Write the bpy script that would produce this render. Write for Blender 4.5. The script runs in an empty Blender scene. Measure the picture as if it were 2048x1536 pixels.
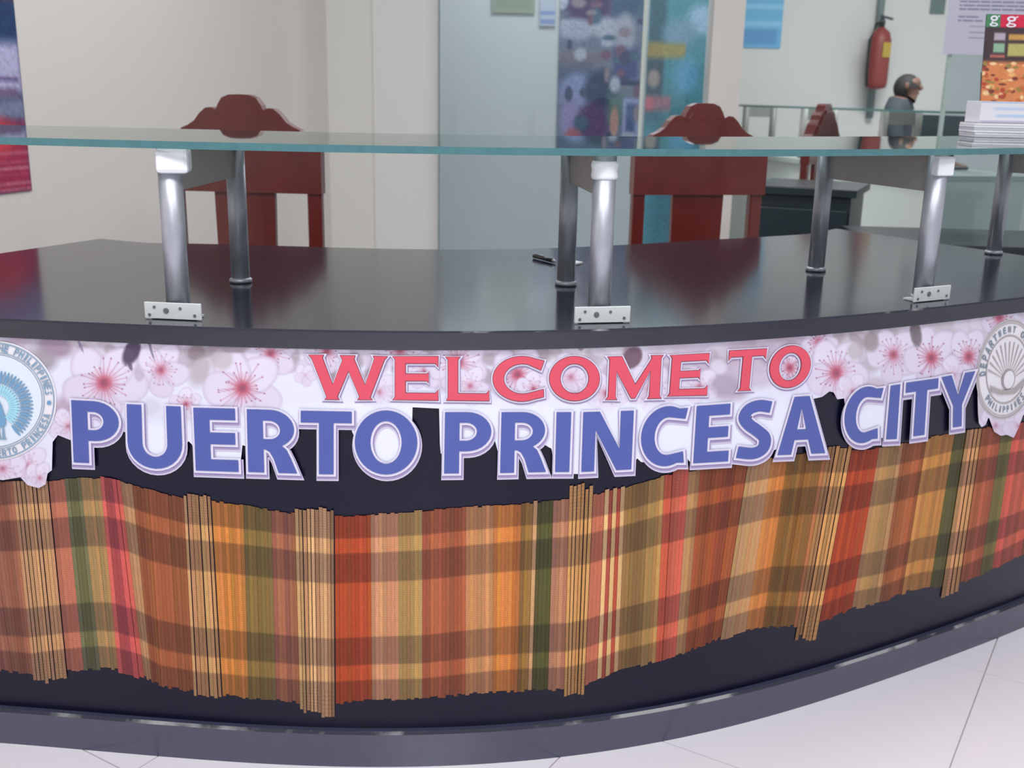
import bpy, math, random
import numpy as np
from mathutils import Vector, Matrix
from mathutils.geometry import tessellate_polygon

random.seed(7)
RNG = np.random.default_rng(7)
SC = bpy.context.scene
COL = SC.collection

# ------------------------------------------------------------------ camera
F, PITCH, ROLL, CAM_H = 2129.6, 0.26589, 0.01988, 1.15
cp, sp = math.cos(PITCH), math.sin(PITCH)
FW = np.array([0, cp, -sp]); UP0 = np.array([0, sp, cp]); RT0 = np.array([1.0, 0, 0])
RT = math.cos(ROLL) * RT0 + math.sin(ROLL) * UP0
UP = -math.sin(ROLL) * RT0 + math.cos(ROLL) * UP0
CAM = np.array([0, 0, CAM_H])
cd = bpy.data.cameras.new('camera'); cam = bpy.data.objects.new('camera', cd); COL.objects.link(cam)
cd.sensor_width = 36.0; cd.lens = F / 2048 * 36.0; cd.clip_start = 0.05; cd.clip_end = 100
cd.dof.use_dof = True; cd.dof.focus_distance = 1.62; cd.dof.aperture_fstop = 7.0
m = Matrix([[RT[0], UP[0], -FW[0], 0], [RT[1], UP[1], -FW[1], 0], [RT[2], UP[2], -FW[2], CAM_H], [0, 0, 0, 1]])
cam.matrix_world = m
SC.camera = cam

# ------------------------------------------------------------------ world, lights, exposure
w = bpy.data.worlds.new('hall_light'); SC.world = w; w.use_nodes = True
bg = w.node_tree.nodes['Background']
bg.inputs[0].default_value = (0.90, 0.95, 1.0, 1); bg.inputs[1].default_value = 0.50
def area(name, loc, sx, sy, power, col=(1, 1, 1), rot=(0, 0, 0)):
    l = bpy.data.lights.new(name, 'AREA'); l.shape = 'RECTANGLE'; l.size = sx; l.size_y = sy
    l.energy = power; l.color = col
    o = bpy.data.objects.new(name, l); COL.objects.link(o); o.location = loc; o.rotation_euler = rot
    return o
for i, (x, y, p) in enumerate([(-0.6, 0.1, 50), (1.2, 0.1, 42), (-0.3, 3.1, 27), (1.9, 2.6, 22),
                               (0.2, -2.2, 66), (0.4, 5.8, 36), (2.6, 6.6, 62)]):
    area('ceiling_lamp', (x, y, 2.82), 1.2, 0.5, p, (0.97, 0.98, 1.0))
SC.view_settings.view_transform = 'Standard'; SC.view_settings.look = 'None'
SC.view_settings.gamma = 1.0; SC.view_settings.use_curve_mapping = False
SC.view_settings.exposure = -0.15

# ------------------------------------------------------------------ helpers
def lin(c):
    c = np.asarray(c, float) / 255.0
    return np.where(c <= 0.04045, c / 12.92, ((c + 0.055) / 1.055) ** 2.4)
_M = {}
def mat(name, rgb=(200, 200, 200), rough=0.5, metal=0.0, spec=0.5, noise=0.0, nscale=30.0, bump=0.0, coat=0.0):
    if name in _M: return _M[name]
    mt = bpy.data.materials.new(name); mt.use_nodes = True
    nt = mt.node_tree; b = nt.nodes['Principled BSDF']
    c = lin(rgb)
    b.inputs['Base Color'].default_value = (*c, 1); b.inputs['Roughness'].default_value = rough
    b.inputs['Metallic'].default_value = metal; b.inputs['Specular IOR Level'].default_value = spec
    b.inputs['Coat Weight'].default_value = coat
    if noise > 0 or bump > 0:
        tc = nt.nodes.new('ShaderNodeTexCoord'); n = nt.nodes.new('ShaderNodeTexNoise')
        n.inputs['Scale'].default_value = nscale; n.inputs['Detail'].default_value = 4
        nt.links.new(tc.outputs['Object'], n.inputs['Vector'])
        if noise > 0:
            mx = nt.nodes.new('ShaderNodeMix'); mx.data_type = 'RGBA'
            mx.inputs['A'].default_value = (*(c * (1 - noise)), 1); mx.inputs['B'].default_value = (*np.minimum(c * (1 + noise), 1), 1)
            nt.links.new(n.outputs['Fac'], mx.inputs['Factor']); nt.links.new(mx.outputs['Result'], b.inputs['Base Color'])
        if bump > 0:
            bp = nt.nodes.new('ShaderNodeBump'); bp.inputs['Strength'].default_value = bump; bp.inputs['Distance'].default_value = 0.002
            nt.links.new(n.outputs['Fac'], bp.inputs['Height']); nt.links.new(bp.outputs['Normal'], b.inputs['Normal'])
    _M[name] = mt; return mt
def print_mat(name, rough=0.4, spec=0.4):
    if name in _M: return _M[name]
    mt = bpy.data.materials.new(name); mt.use_nodes = True; nt = mt.node_tree; b = nt.nodes['Principled BSDF']
    a = nt.nodes.new('ShaderNodeAttribute'); a.attribute_name = 'ink'
    nt.links.new(a.outputs['Color'], b.inputs['Base Color'])
    b.inputs['Roughness'].default_value = rough; b.inputs['Specular IOR Level'].default_value = spec
    _M[name] = mt; return mt
def glass_mat(name, tint, ior=1.5):
    """clear float glass: tinted see-through body with a mirror-like Fresnel reflection"""
    if name in _M: return _M[name]
    mt = bpy.data.materials.new(name); mt.use_nodes = True; nt = mt.node_tree
    nt.nodes.remove(nt.nodes['Principled BSDF'])
    out = nt.nodes['Material Output']
    t = nt.nodes.new('ShaderNodeBsdfTransparent'); t.inputs[0].default_value = (*lin(tint), 1)
    g = nt.nodes.new('ShaderNodeBsdfGlossy'); g.inputs['Roughness'].default_value = 0.02
    g.inputs['Color'].default_value = (0.93, 0.97, 0.95, 1)
    fr = nt.nodes.new('ShaderNodeFresnel'); fr.inputs['IOR'].default_value = ior
    mx = nt.nodes.new('ShaderNodeMixShader')
    nt.links.new(fr.outputs[0], mx.inputs[0]); nt.links.new(t.outputs[0], mx.inputs[1]); nt.links.new(g.outputs[0], mx.inputs[2])
    nt.links.new(mx.outputs[0], out.inputs['Surface'])
    _M[name] = mt; return mt

def tag(o, label=None, cat=None, group=None, kind=None):
    if label: o['label'] = label
    if cat: o['category'] = cat
    if group: o['group'] = group
    if kind: o['kind'] = kind
    return o
def empty(name, loc=(0, 0, 0), rz=0.0):
    o = bpy.data.objects.new(name, None); COL.objects.link(o); o.location = loc; o.rotation_euler = (0, 0, rz)
    o.empty_display_size = 0.05
    return o
def link(name, me, mt=None, parent=None, smooth=False):
    if mt is not None: me.materials.append(mt)
    o = bpy.data.objects.new(name, me); COL.objects.link(o)
    if parent is not None: o.parent = parent
    if smooth: me.polygons.foreach_set('use_smooth', [True] * len(me.polygons))
    return o
def mesh(name, vs, fs, mt=None, parent=None, smooth=False, local=None):
    """vs in world space; local = world position of the parent Empty (verts become relative to it)"""
    me = bpy.data.meshes.new(name)
    vs = np.asarray(vs, float)
    if local is not None: vs = vs - np.asarray(local)
    me.from_pydata([tuple(v) for v in vs], [], [tuple(int(i) for i in f) for f in fs]); me.update()
    return link(name, me, mt, parent, smooth)
BOXF = [(0, 3, 2, 1), (4, 5, 6, 7), (0, 1, 5, 4), (1, 2, 6, 5), (2, 3, 7, 6), (3, 0, 4, 7)]
def boxv(c, s, rz=0.0, rx=0.0, ry=0.0):
    v = np.array([(-1, -1, -1), (1, -1, -1), (1, 1, -1), (-1, 1, -1), (-1, -1, 1), (1, -1, 1), (1, 1, 1), (-1, 1, 1)], float) * np.array(s) / 2
    R = np.array((Matrix.Rotation(rz, 3, 'Z') @ Matrix.Rotation(ry, 3, 'Y') @ Matrix.Rotation(rx, 3, 'X')))
    return v @ R.T + np.array(c)
def box(name, c, s, mt, parent=None, rz=0.0, rx=0.0, ry=0.0, bev=0.0, local=None):
    o = mesh(name, boxv(c, s, rz, rx, ry), BOXF, mt, parent, local=local)
    if bev > 0:
        md = o.modifiers.new('bevel', 'BEVEL'); md.width = bev; md.segments = 2; md.limit_method = 'ANGLE'
    return o
def prism(name, poly2, z0, z1, mt, parent=None, local=None, bev=0.0):
    n = len(poly2); vs = [(x, y, z0) for x, y in poly2] + [(x, y, z1) for x, y in poly2]
    fs = [tuple(range(n - 1, -1, -1)), tuple(range(n, 2 * n))] + [(i, (i + 1) % n, n + (i + 1) % n, n + i) for i in range(n)]
    o = mesh(name, vs, fs, mt, parent, local=local)
    if bev > 0:
        md = o.modifiers.new('bevel', 'BEVEL'); md.width = bev; md.segments = 2; md.limit_method = 'ANGLE'
    return o
def tube(name, pts, rad, mt, parent=None, n=16, local=None, caps=True):
    pts = [np.asarray(p, float) for p in pts]; rads = rad if isinstance(rad, (list, tuple)) else [rad] * len(pts)
    vs, fs = [], []
    for i, p in enumerate(pts):
        t = pts[min(i + 1, len(pts) - 1)] - pts[max(i - 1, 0)]; t = t / np.linalg.norm(t)
        h = np.array([0, 0, 1.0]) if abs(t[2]) < 0.9 else np.array([1.0, 0, 0])
        u = np.cross(t, h); u /= np.linalg.norm(u); v = np.cross(t, u)
        for k in range(n):
            a = 2 * math.pi * k / n; vs.append(p + rads[i] * (math.cos(a) * u + math.sin(a) * v))
    for i in range(len(pts) - 1):
        for k in range(n):
            a, b = i * n + k, i * n + (k + 1) % n
            fs.append((a, b, b + n, a + n))
    if caps: fs += [tuple(range(n - 1, -1, -1)), tuple(range((len(pts) - 1) * n, len(pts) * n))]
    o = mesh(name, vs, fs, mt, parent, local=local)
    for p in o.data.polygons: p.use_smooth = len(p.vertices) == 4
    return o
def lathe(name, prof, mt, parent=None, n=24, c=(0, 0, 0), local=None):
    vs, fs = [], []
    for (r, z) in prof:
        for k in range(n):
            a = 2 * math.pi * k / n; vs.append((c[0] + r * math.cos(a), c[1] + r * math.sin(a), c[2] + z))
    for i in range(len(prof) - 1):
        for k in range(n):
            a, b = i * n + k, i * n + (k + 1) % n; fs.append((a, b, b + n, a + n))
    fs += [tuple(range(n - 1, -1, -1)), tuple(range((len(prof) - 1) * n, len(prof) * n))]
    return mesh(name, vs, fs, mt, parent, True, local)

# picture point -> place, used to measure where things stand
def ray(px, py):
    px = np.asarray(px, float)[..., None]; py = np.asarray(py, float)[..., None]
    d = FW * F + RT * (px - 1024) - UP * (py - 768)
    return d / np.linalg.norm(d, axis=-1, keepdims=True)
def at_y(px, py, Y):
    d = ray(px, py); return CAM + d * (Y / d[..., 1:2])
def at_z(px, py, z):
    d = ray(px, py); return CAM + d * ((z - CAM_H) / d[..., 2:3])
def proj(P):
    Q = np.asarray(P, float) - CAM; zz = Q @ FW
    return 1024 + F * (Q @ RT) / zz, 768 - F * (Q @ UP) / zz

# ------------------------------------------------------------------ plan of the curved counter
CX, CY = -0.28574, 3.77618
K3, K4, K5, K6 = -1.31525, 1.80956, 1.24197, -1.72333
H_TOP, H_GLASS = 0.81426, 1.0762
R_TOP, R_IN, R_PT, R_PB = 2.2691, 1.4253, 2.258, 2.130
R_LED, H_LED = 2.1436, 0.069
SLAB = 0.028
def dev(a):
    a = np.clip(a, -0.36, 0.80); return K3 * a**3 + K4 * a**4 + K5 * a**5 + K6 * a**6
def plan(a, R):
    r = R + dev(a); return np.stack([CX + r * np.sin(a), CY - r * np.cos(a)], -1)
def r_panel(z):
    return R_PB + (R_PT - R_PB) * (np.asarray(z) - H_LED) / (H_TOP - SLAB - H_LED)
def front(a, z, off=0.0):
    """point on the leaning front panel at plan angle a, height z, standing off by off"""
    a = np.asarray(a, float); z = np.asarray(z, float)
    xy = plan(a, r_panel(z) + off)
    return np.concatenate([xy, np.broadcast_to(z, a.shape)[..., None]], -1)
def on_front(px, py):
    d = ray(px, py); lo = np.full(d.shape[:-1], 0.8); hi = np.full(d.shape[:-1], 2.6)
    def g(t):
        P = CAM + d * t[..., None]
        a = np.arctan2(P[..., 0] - CX, CY - P[..., 1])
        return np.hypot(P[..., 0] - CX, P[..., 1] - CY) - r_panel(P[..., 2]) - dev(a), a, P[..., 2]
    # march to the first crossing, then bisect
    ts = np.linspace(1.0, 3.6, 66); prev = None
    lo = np.full(d.shape[:-1], ts[0]); found = np.zeros(d.shape[:-1], bool); hi = lo.copy()
    for t in ts[1:]:
        v = g(np.full(d.shape[:-1], t))[0]
        new = (~found) & (v <= 0); hi = np.where(new, t, hi); found |= new
        lo = np.where(found, lo, t)
    for _ in range(30):
        mid = (lo + hi) / 2; v = g(mid)[0]; inside = v <= 0
        hi = np.where(inside, mid, hi); lo = np.where(inside, lo, mid)
    _, a, z = g(hi); return a, z

# ------------------------------------------------------------------ materials
BLACK = mat('black_laminate', (8, 8, 36), 0.34, spec=0.3, noise=0.12, nscale=60)
BLACK_TOP = mat('black_laminate_top', (30, 30, 46), 0.13, spec=1.0, noise=0.15, nscale=25, bump=0.03)
BLACK_BASE = mat('black_base', (60, 62, 84), 0.22, spec=1.0, noise=0.12, nscale=40)
STEEL = mat('brushed_steel', (176, 178, 188), 0.42, metal=0.6, noise=0.08, nscale=80)
STEEL2 = mat('dull_steel_plate', (164, 158, 156), 0.5, metal=0.15, noise=0.08, nscale=40)
TAPE = mat('white_tape', (232, 234, 240), 0.55)
CREAM = mat('cream_paint', (217, 212, 206), 0.6, noise=0.02, nscale=3)
CREAM2 = mat('warm_white_paint', (216, 214, 206), 0.6, noise=0.02, nscale=3)
GREENWALL = mat('pale_green_paint', (216, 219, 217), 0.6, noise=0.02, nscale=3)
GLASS = glass_mat('clear_glass', (240, 248, 245))
PANE = glass_mat('tinted_glass', (231, 236, 239))
EDGE = mat('green_glass_edge', (74, 116, 122), 0.25, noise=0.2, nscale=60)
WOOD = mat('red_mahogany', (98, 34, 30), 0.30, noise=0.25, nscale=14, coat=0.3)
TILE = mat('white_floor_tile', (225, 221, 229), 0.16, noise=0.03, nscale=2, spec=0.5)
GROUT = mat('grout', (204, 200, 204), 0.8)
WORN = mat('worn_edge', (120, 122, 128), 0.6, noise=0.5, nscale=25)
INK = print_mat('printed_vinyl', 0.32, 0.45)
PAPERINK = print_mat('printed_paper', 0.55, 0.3)

# ------------------------------------------------------------------ room shell
W0 = np.array([-1.44, 3.0]); W1 = np.array([-0.895, 5.2])
wd = (W1 - W0) / np.linalg.norm(W1 - W0); wn = np.array([-wd[1], wd[0]])
p0 = W0 - wd * 5.0
tag(prism('wall_left', [p0, W1, W1 + wn * 0.12, p0 + wn * 0.12], 0, 2.9, CREAM), kind='structure')
def bx(px, Y): return float(at_y(px, 200, Y)[0])
XA, XB, XC = float(W1[0]), bx(748, 5.2), bx(876, 5.12)
tag(box('wall_back', ((XA + XB) / 2 - 0.05, 5.26, 1.45), (XB - XA + 0.1, 0.12, 2.9), CREAM2), kind='structure')
tag(box('trim_1', ((XB + XC) / 2, 5.248, 1.45), (XC - XB, 0.12, 2.9), mat('column_paint', (217, 216, 212), 0.6)), kind='structure')
tag(box('wall_far', (1.4, 8.85, 1.45), (6.2, 0.12, 2.9), GREENWALL), kind='structure')
tag(box('ceiling', (1.0, 3.0, 2.96), (7.0, 13.0, 0.1), mat('ceiling_paint', (235, 235, 230), 0.8)), kind='structure')
# partition behind the first glass panes
tag(box('wall_poster', ((-1.0 + bx(1466, 6.45)) / 2, 6.5, 1.45), (bx(1466, 6.45) + 1.0, 0.1, 2.9), GREENWALL), kind='structure')
tag(box('wall_right', (4.2, 4.5, 1.45), (0.1, 9.5, 2.9), GREENWALL), kind='structure')
XD, XE = bx(1413, 5.12), bx(1474, 5.12)
tag(box('trim_2', ((XD + XE) / 2, 5.15, 1.45), (XE - XD, 0.16, 2.9), mat('pillar_paint', (224, 218, 212), 0.55)), kind='structure')
# floor: base with separate tiles
fl = tag(box('floor', (0.8, 3.0, -0.02), (8.0, 13.0, 0.03), GROUT), kind='structure')
ta = math.atan2(0.429, 0.263); e1 = np.array([math.cos(ta), math.sin(ta)]); e2 = np.array([-e1[1], e1[0]])
org = np.array([0.812, 1.688]) + e1 * (np.dot(np.array([0.273, 1.74]) - np.array([0.812, 1.688]), e1))
TS = 0.60
tv = boxv((0, 0, -0.0035), (TS - 0.0026, TS - 0.0026, 0.007))
tme = bpy.data.meshes.new('tile'); tme.from_pydata([tuple(v) for v in tv], [], BOXF); tme.materials.append(TILE)
for i in range(-5, 12):
    for j in range(-7, 8):
        c = org + e1 * TS * (i + 0.5) + e2 * TS * (j + 0.5)
        if not (-1.9 < c[0] < 3.2 and -1.2 < c[1] < 6.5): continue
        o = bpy.data.objects.new('tile', tme); COL.objects.link(o); o.location = (c[0], c[1], 0.0)
        o.rotation_euler = (0, 0, ta); o.parent = fl

# ------------------------------------------------------------------ reception counter
counter = tag(empty('reception_counter', (float(plan(np.array(0.15), 2.1)[0]), float(plan(np.array(0.15), 2.1)[1]), 0)),
              'curved black reception counter with a welcome banner and woven mat on its front', 'counter')
CL = np.array(counter.location)
AL, AR = math.radians(-25.3), math.radians(45.5)
ao = np.linspace(AL, AR, 90); ai = np.linspace(math.radians(53.0), math.radians(-25.9), 60)
poly = np.concatenate([plan(ao, R_TOP), plan(ai, R_IN)])
o = prism('counter_top', [tuple(p) for p in poly], H_TOP - SLAB, H_TOP, BLACK_TOP, counter, CL)
# worn strip along the front upper arris and under the slab
def arc_strip(name, a, R0, R1, z0, z1, mt, parent, local):
    A0, A1 = plan(a, R0), plan(a, R1); n = len(a)
    vs = [(*p, z0) for p in A0] + [(*p, z1) for p in A1]
    return mesh(name, vs, [(i, i + 1, n + i + 1, n + i) for i in range(n - 1)], mt, parent, True, local)
def shell(name, a, prof, mt, parent, local, smooth=False):
    """closed ring profile [(R,z)...] swept along plan angle a"""
    n, k = len(a), len(prof); vs = []
    for R, z in prof: vs += [(*p, z) for p in plan(a, R)]
    fs = []
    for j in range(k):
        j2 = (j + 1) % k
        for i in range(n - 1): fs.append((j * n + i, j * n + i + 1, j2 * n + i + 1, j2 * n + i))
    fs += [tuple(j * n for j in range(k)), tuple(j * n + n - 1 for j in reversed(range(k)))]
    ob = mesh(name, vs, fs, mt, parent, False, local)
    return ob
ap = np.linspace(AL + 0.01, AR - 0.01, 110)
zt = H_TOP - SLAB
shell('front_panel', ap, [(R_PB, H_LED), (R_PT, zt), (R_PT - 0.02, zt), (R_PB - 0.02, H_LED)], BLACK, counter, CL)
shell('base_moulding', ap, [(R_LED, 0.0), (R_LED, H_LED - 0.004), (R_LED - 0.004, H_LED), (R_PB - 0.02, H_LED), (R_PB - 0.02, 0.0)], BLACK_BASE, counter, CL)
# worn-through line of the moulding and the slab arris (noise-broken light edge)
def worn_mat(name, thresh, sc):
    mt = bpy.data.materials.new(name); mt.use_nodes = True; nt = mt.node_tree; b = nt.nodes['Principled BSDF']
    tc = nt.nodes.new('ShaderNodeTexCoord'); n = nt.nodes.new('ShaderNodeTexNoise'); n.inputs['Scale'].default_value = sc
    n.inputs['Detail'].default_value = 6
    r = nt.nodes.new('ShaderNodeValToRGB'); r.color_ramp.elements[0].position = thresh; r.color_ramp.elements[1].position = thresh + 0.1
    r.color_ramp.elements[0].color = (*lin((52, 52, 64)), 1); r.color_ramp.elements[1].color = (*lin((150, 150, 152)), 1)
    nt.links.new(tc.outputs['Object'], n.inputs['Vector']); nt.links.new(n.outputs['Fac'], r.inputs['Fac']); nt.links.new(r.outputs['Color'], b.inputs['Base Color'])
    b.inputs['Roughness'].default_value = 0.75; b.inputs['Specular IOR Level'].default_value = 0.2
    return mt
WL = worn_mat('worn_moulding_edge', 0.50, 9); WT = worn_mat('worn_top_edge', 0.60, 14)
shell('worn_edge', ap, [(R_LED + 0.0006, H_LED - 0.0045), (R_LED - 0.0036, H_LED + 0.0004), (R_LED - 0.005, H_LED - 0.002)], WL, counter, CL)
shell('worn_edge', ao[1:-1], [(R_TOP + 0.0005, H_TOP - 0.0022), (R_TOP + 0.0003, H_TOP + 0.0004), (R_TOP - 0.0022, H_TOP + 0.0004), (R_TOP - 0.002, H_TOP - 0.002)], WT, counter, CL)
for A, ain in ((AL + 0.006, math.radians(-25.0)), (AR - 0.006, math.radians(51.5))):
    q0, q1 = plan(np.array(A), R_TOP - 0.03), plan(np.array(ain), R_IN + 0.03)
    d = (q1 - q0) / np.linalg.norm(q1 - q0); nn = np.array([-d[1], d[0]]) * 0.012
    q0b = plan(np.array(A), R_PB - 0.012)
    vs = [(*(q0b - nn), 0), (*(q1 - nn), 0), (*(q1 + nn), 0), (*(q0b + nn), 0), (*(q0 - nn), zt), (*(q1 - nn), zt), (*(q1 + nn), zt), (*(q0 + nn), zt)]
    mesh('end_panel', vs, BOXF, BLACK, counter, local=CL)

# ------------------------------------------------------------------ glass shelf on steel brackets
R_GF, R_GR, G_T = 2.2427, 1.7816, 0.0105
gs = tag(empty('glass_shelf', (float(plan(np.array(0.2), 2.0)[0]), float(plan(np.array(0.2), 2.0)[1]), H_GLASS - G_T)),
         'long curved clear glass shelf with green edge on steel brackets above the black counter', 'shelf')
GL = np.array(gs.location)
ag = np.linspace(math.radians(-24), math.radians(55), 110); n = len(ag)
A0, A1 = plan(ag, R_GF), plan(ag, R_GR)
vs = [(*p, H_GLASS) for p in A0] + [(*p, H_GLASS) for p in A1] + [(*p, H_GLASS - G_T) for p in A0] + [(*p, H_GLASS - G_T) for p in A1]
ft = [(i, i + 1, n + i + 1, n + i) for i in range(n - 1)]
fb = [(2 * n + i + 1, 2 * n + i, 3 * n + i, 3 * n + i + 1) for i in range(n - 1)]
fe = [(2 * n + i, 2 * n + i + 1, i + 1, i) for i in range(n - 1)] + [(n + i, n + i + 1, 3 * n + i + 1, 3 * n + i) for i in range(n - 1)]
fe += [(0, n, 3 * n, 2 * n), (n - 1, 3 * n - 1, 4 * n - 1, 2 * n - 1)]
mesh('glass_sheet', vs, ft + fb, GLASS, gs, local=GL)
mesh('glass_edge', vs, fe, EDGE, gs, local=GL)

BR = [(-0.100, -0.1086, 'left', 'steel shelf bracket nearest the peacock seal, post top wrapped in white tape'),
      (0.1912, 0.2035, 'mid', 'steel shelf bracket with a bright white taped post top, above the word PRINCESA'),
      (0.4833, 0.507, 'right', 'steel shelf bracket right of the second wooden chair, seen almost side on'),
      (0.785, 0.815, 'end', 'steel shelf bracket at the far right end of the counter, under the flyer stack')]
R_PF, R_PR = 2.205, 1.8922
def bracket(a, ar, which, label):
    f2, r2 = plan(np.array(a), R_PF), plan(np.array(ar), R_PR)
    t = tag(empty('shelf_bracket', (*((f2 + r2) / 2), H_TOP)), label, 'bracket', 'steel brackets under the glass shelf')
    L = np.array(t.location); ug = H_GLASS - G_T
    u = (f2 - r2) / np.linalg.norm(f2 - r2); s = np.array([-u[1], u[0]]); rz = math.atan2(u[1], u[0])
    for c2, r in ((f2, 0.0175), (r2, 0.0165)):
        tube('post', [(*c2, H_TOP + 0.001), (*c2, ug - 0.0005)], r, STEEL, t, 24, L)
        lathe('collar', [(r + 0.0035, 0), (r + 0.0035, 0.005), (r + 0.0005, 0.008)], STEEL, t, 24, (*c2, H_TOP + 0.0008), L)
    c = (f2 + r2) / 2; ln = np.linalg.norm(f2 - r2) - 0.03
    box('plate', (*c, ug - 0.033), (ln, 0.005, 0.064), STEEL2, t, rz, bev=0.001, local=L)
    box('flange', (*(c), ug - 0.0022), (ln, 0.03, 0.0035), STEEL2, t, rz, local=L)
    # upright foot plate screwed down in front of the post
    fu = -np.array([math.sin(-a), math.cos(-a)]); fs2 = np.array([-fu[1], fu[0]]); frz_ = math.atan2(fu[1], fu[0])
    fc = f2 + fu * 0.0205; PM = mat('foot_plate_steel', (206, 210, 212), 0.5, 0.2, noise=0.06, nscale=60)
    fp = box('foot_plate', (*fc, H_TOP + 0.0135), (0.004, 0.088, 0.025), PM, t, frz_, bev=0.001, local=L)
    box('foot_flange', (*(fc - fu * 0.016), H_TOP + 0.0022), (0.03, 0.07, 0.003), PM, t, frz_, local=L)
    for i, (ds, dz) in enumerate(((-0.036, 0.007), (-0.028, 0.019), (0.012, 0.018), (0.034, 0.008), (-0.010, 0.014))):
        q = fc + fs2 * ds
        tube('screw', [(*(q + fu * 0.0018), H_TOP + dz), (*(q + fu * 0.0034), H_TOP + dz)], 0.0042 if i == 4 else 0.0022, mat('screw_dark', (120, 125, 130), 0.4, 0.6), fp, 10, L)
    if which == 'mid':
        lathe('tape_wrap', [(0.0182, 0), (0.0205, 0.004), (0.0195, 0.013), (0.021, 0.021), (0.0185, 0.027)], TAPE, t, 20, (*f2, ug - 0.036), L)
    elif which == 'left':
        box('tape_wrap', (*(f2 + u * 0.004 - s * -0.008), ug - 0.018), (0.044, 0.046, 0.036), TAPE, t, rz + 0.2, bev=0.006, local=L)
    elif which == 'right':
        box('tape_wrap', (*(f2 + u * 0.012), ug - 0.02), (0.02, 0.034, 0.032), TAPE, t, rz, bev=0.003, local=L)
    return t
for a, ar, wh, lb in BR: bracket(a, ar, wh, lb)

# ------------------------------------------------------------------ glyphs (unit box, y up): list of contours, first outer
def arc(cx, cy, rx, ry, a0, a1, n=14, e=1.0):
    out = []
    for i in range(n + 1):
        t = math.radians(a0 + (a1 - a0) * i / n); c, s = math.cos(t), math.sin(t)
        out.append((cx + rx * math.copysign(abs(c) ** e, c), cy + ry * math.copysign(abs(s) ** e, s)))
    return out
def band(pts, hw, asp):
    """stroke of half width hw (in units of box height) along a spine; asp = width/height of the box"""
    P = np.array([(x * asp, y) for x, y in pts]); T = np.gradient(P, axis=0); T /= np.linalg.norm(T, axis=1, keepdims=True)
    N = np.stack([-T[:, 1], T[:, 0]], -1); Lp, Rp = P + N * hw, P - N * hw
    return [(x / asp, y) for x, y in np.concatenate([Lp, Rp[::-1]])]
def catmull(pts, n=8):
    P = [np.array(p, float) for p in pts]; P = [2 * P[0] - P[1]] + P + [2 * P[-1] - P[-2]]; out = []
    for i in range(1, len(P) - 2):
        for k in range(n):
            t = k / n
            out.append(0.5 * ((2 * P[i]) + (-P[i - 1] + P[i + 1]) * t + (2 * P[i - 1] - 5 * P[i] + 4 * P[i + 1] - P[i + 2]) * t * t + (-P[i - 1] + 3 * P[i] - 3 * P[i + 1] + P[i + 2]) * t**3))
    out.append(P[-2]); return [tuple(p) for p in out]
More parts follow.
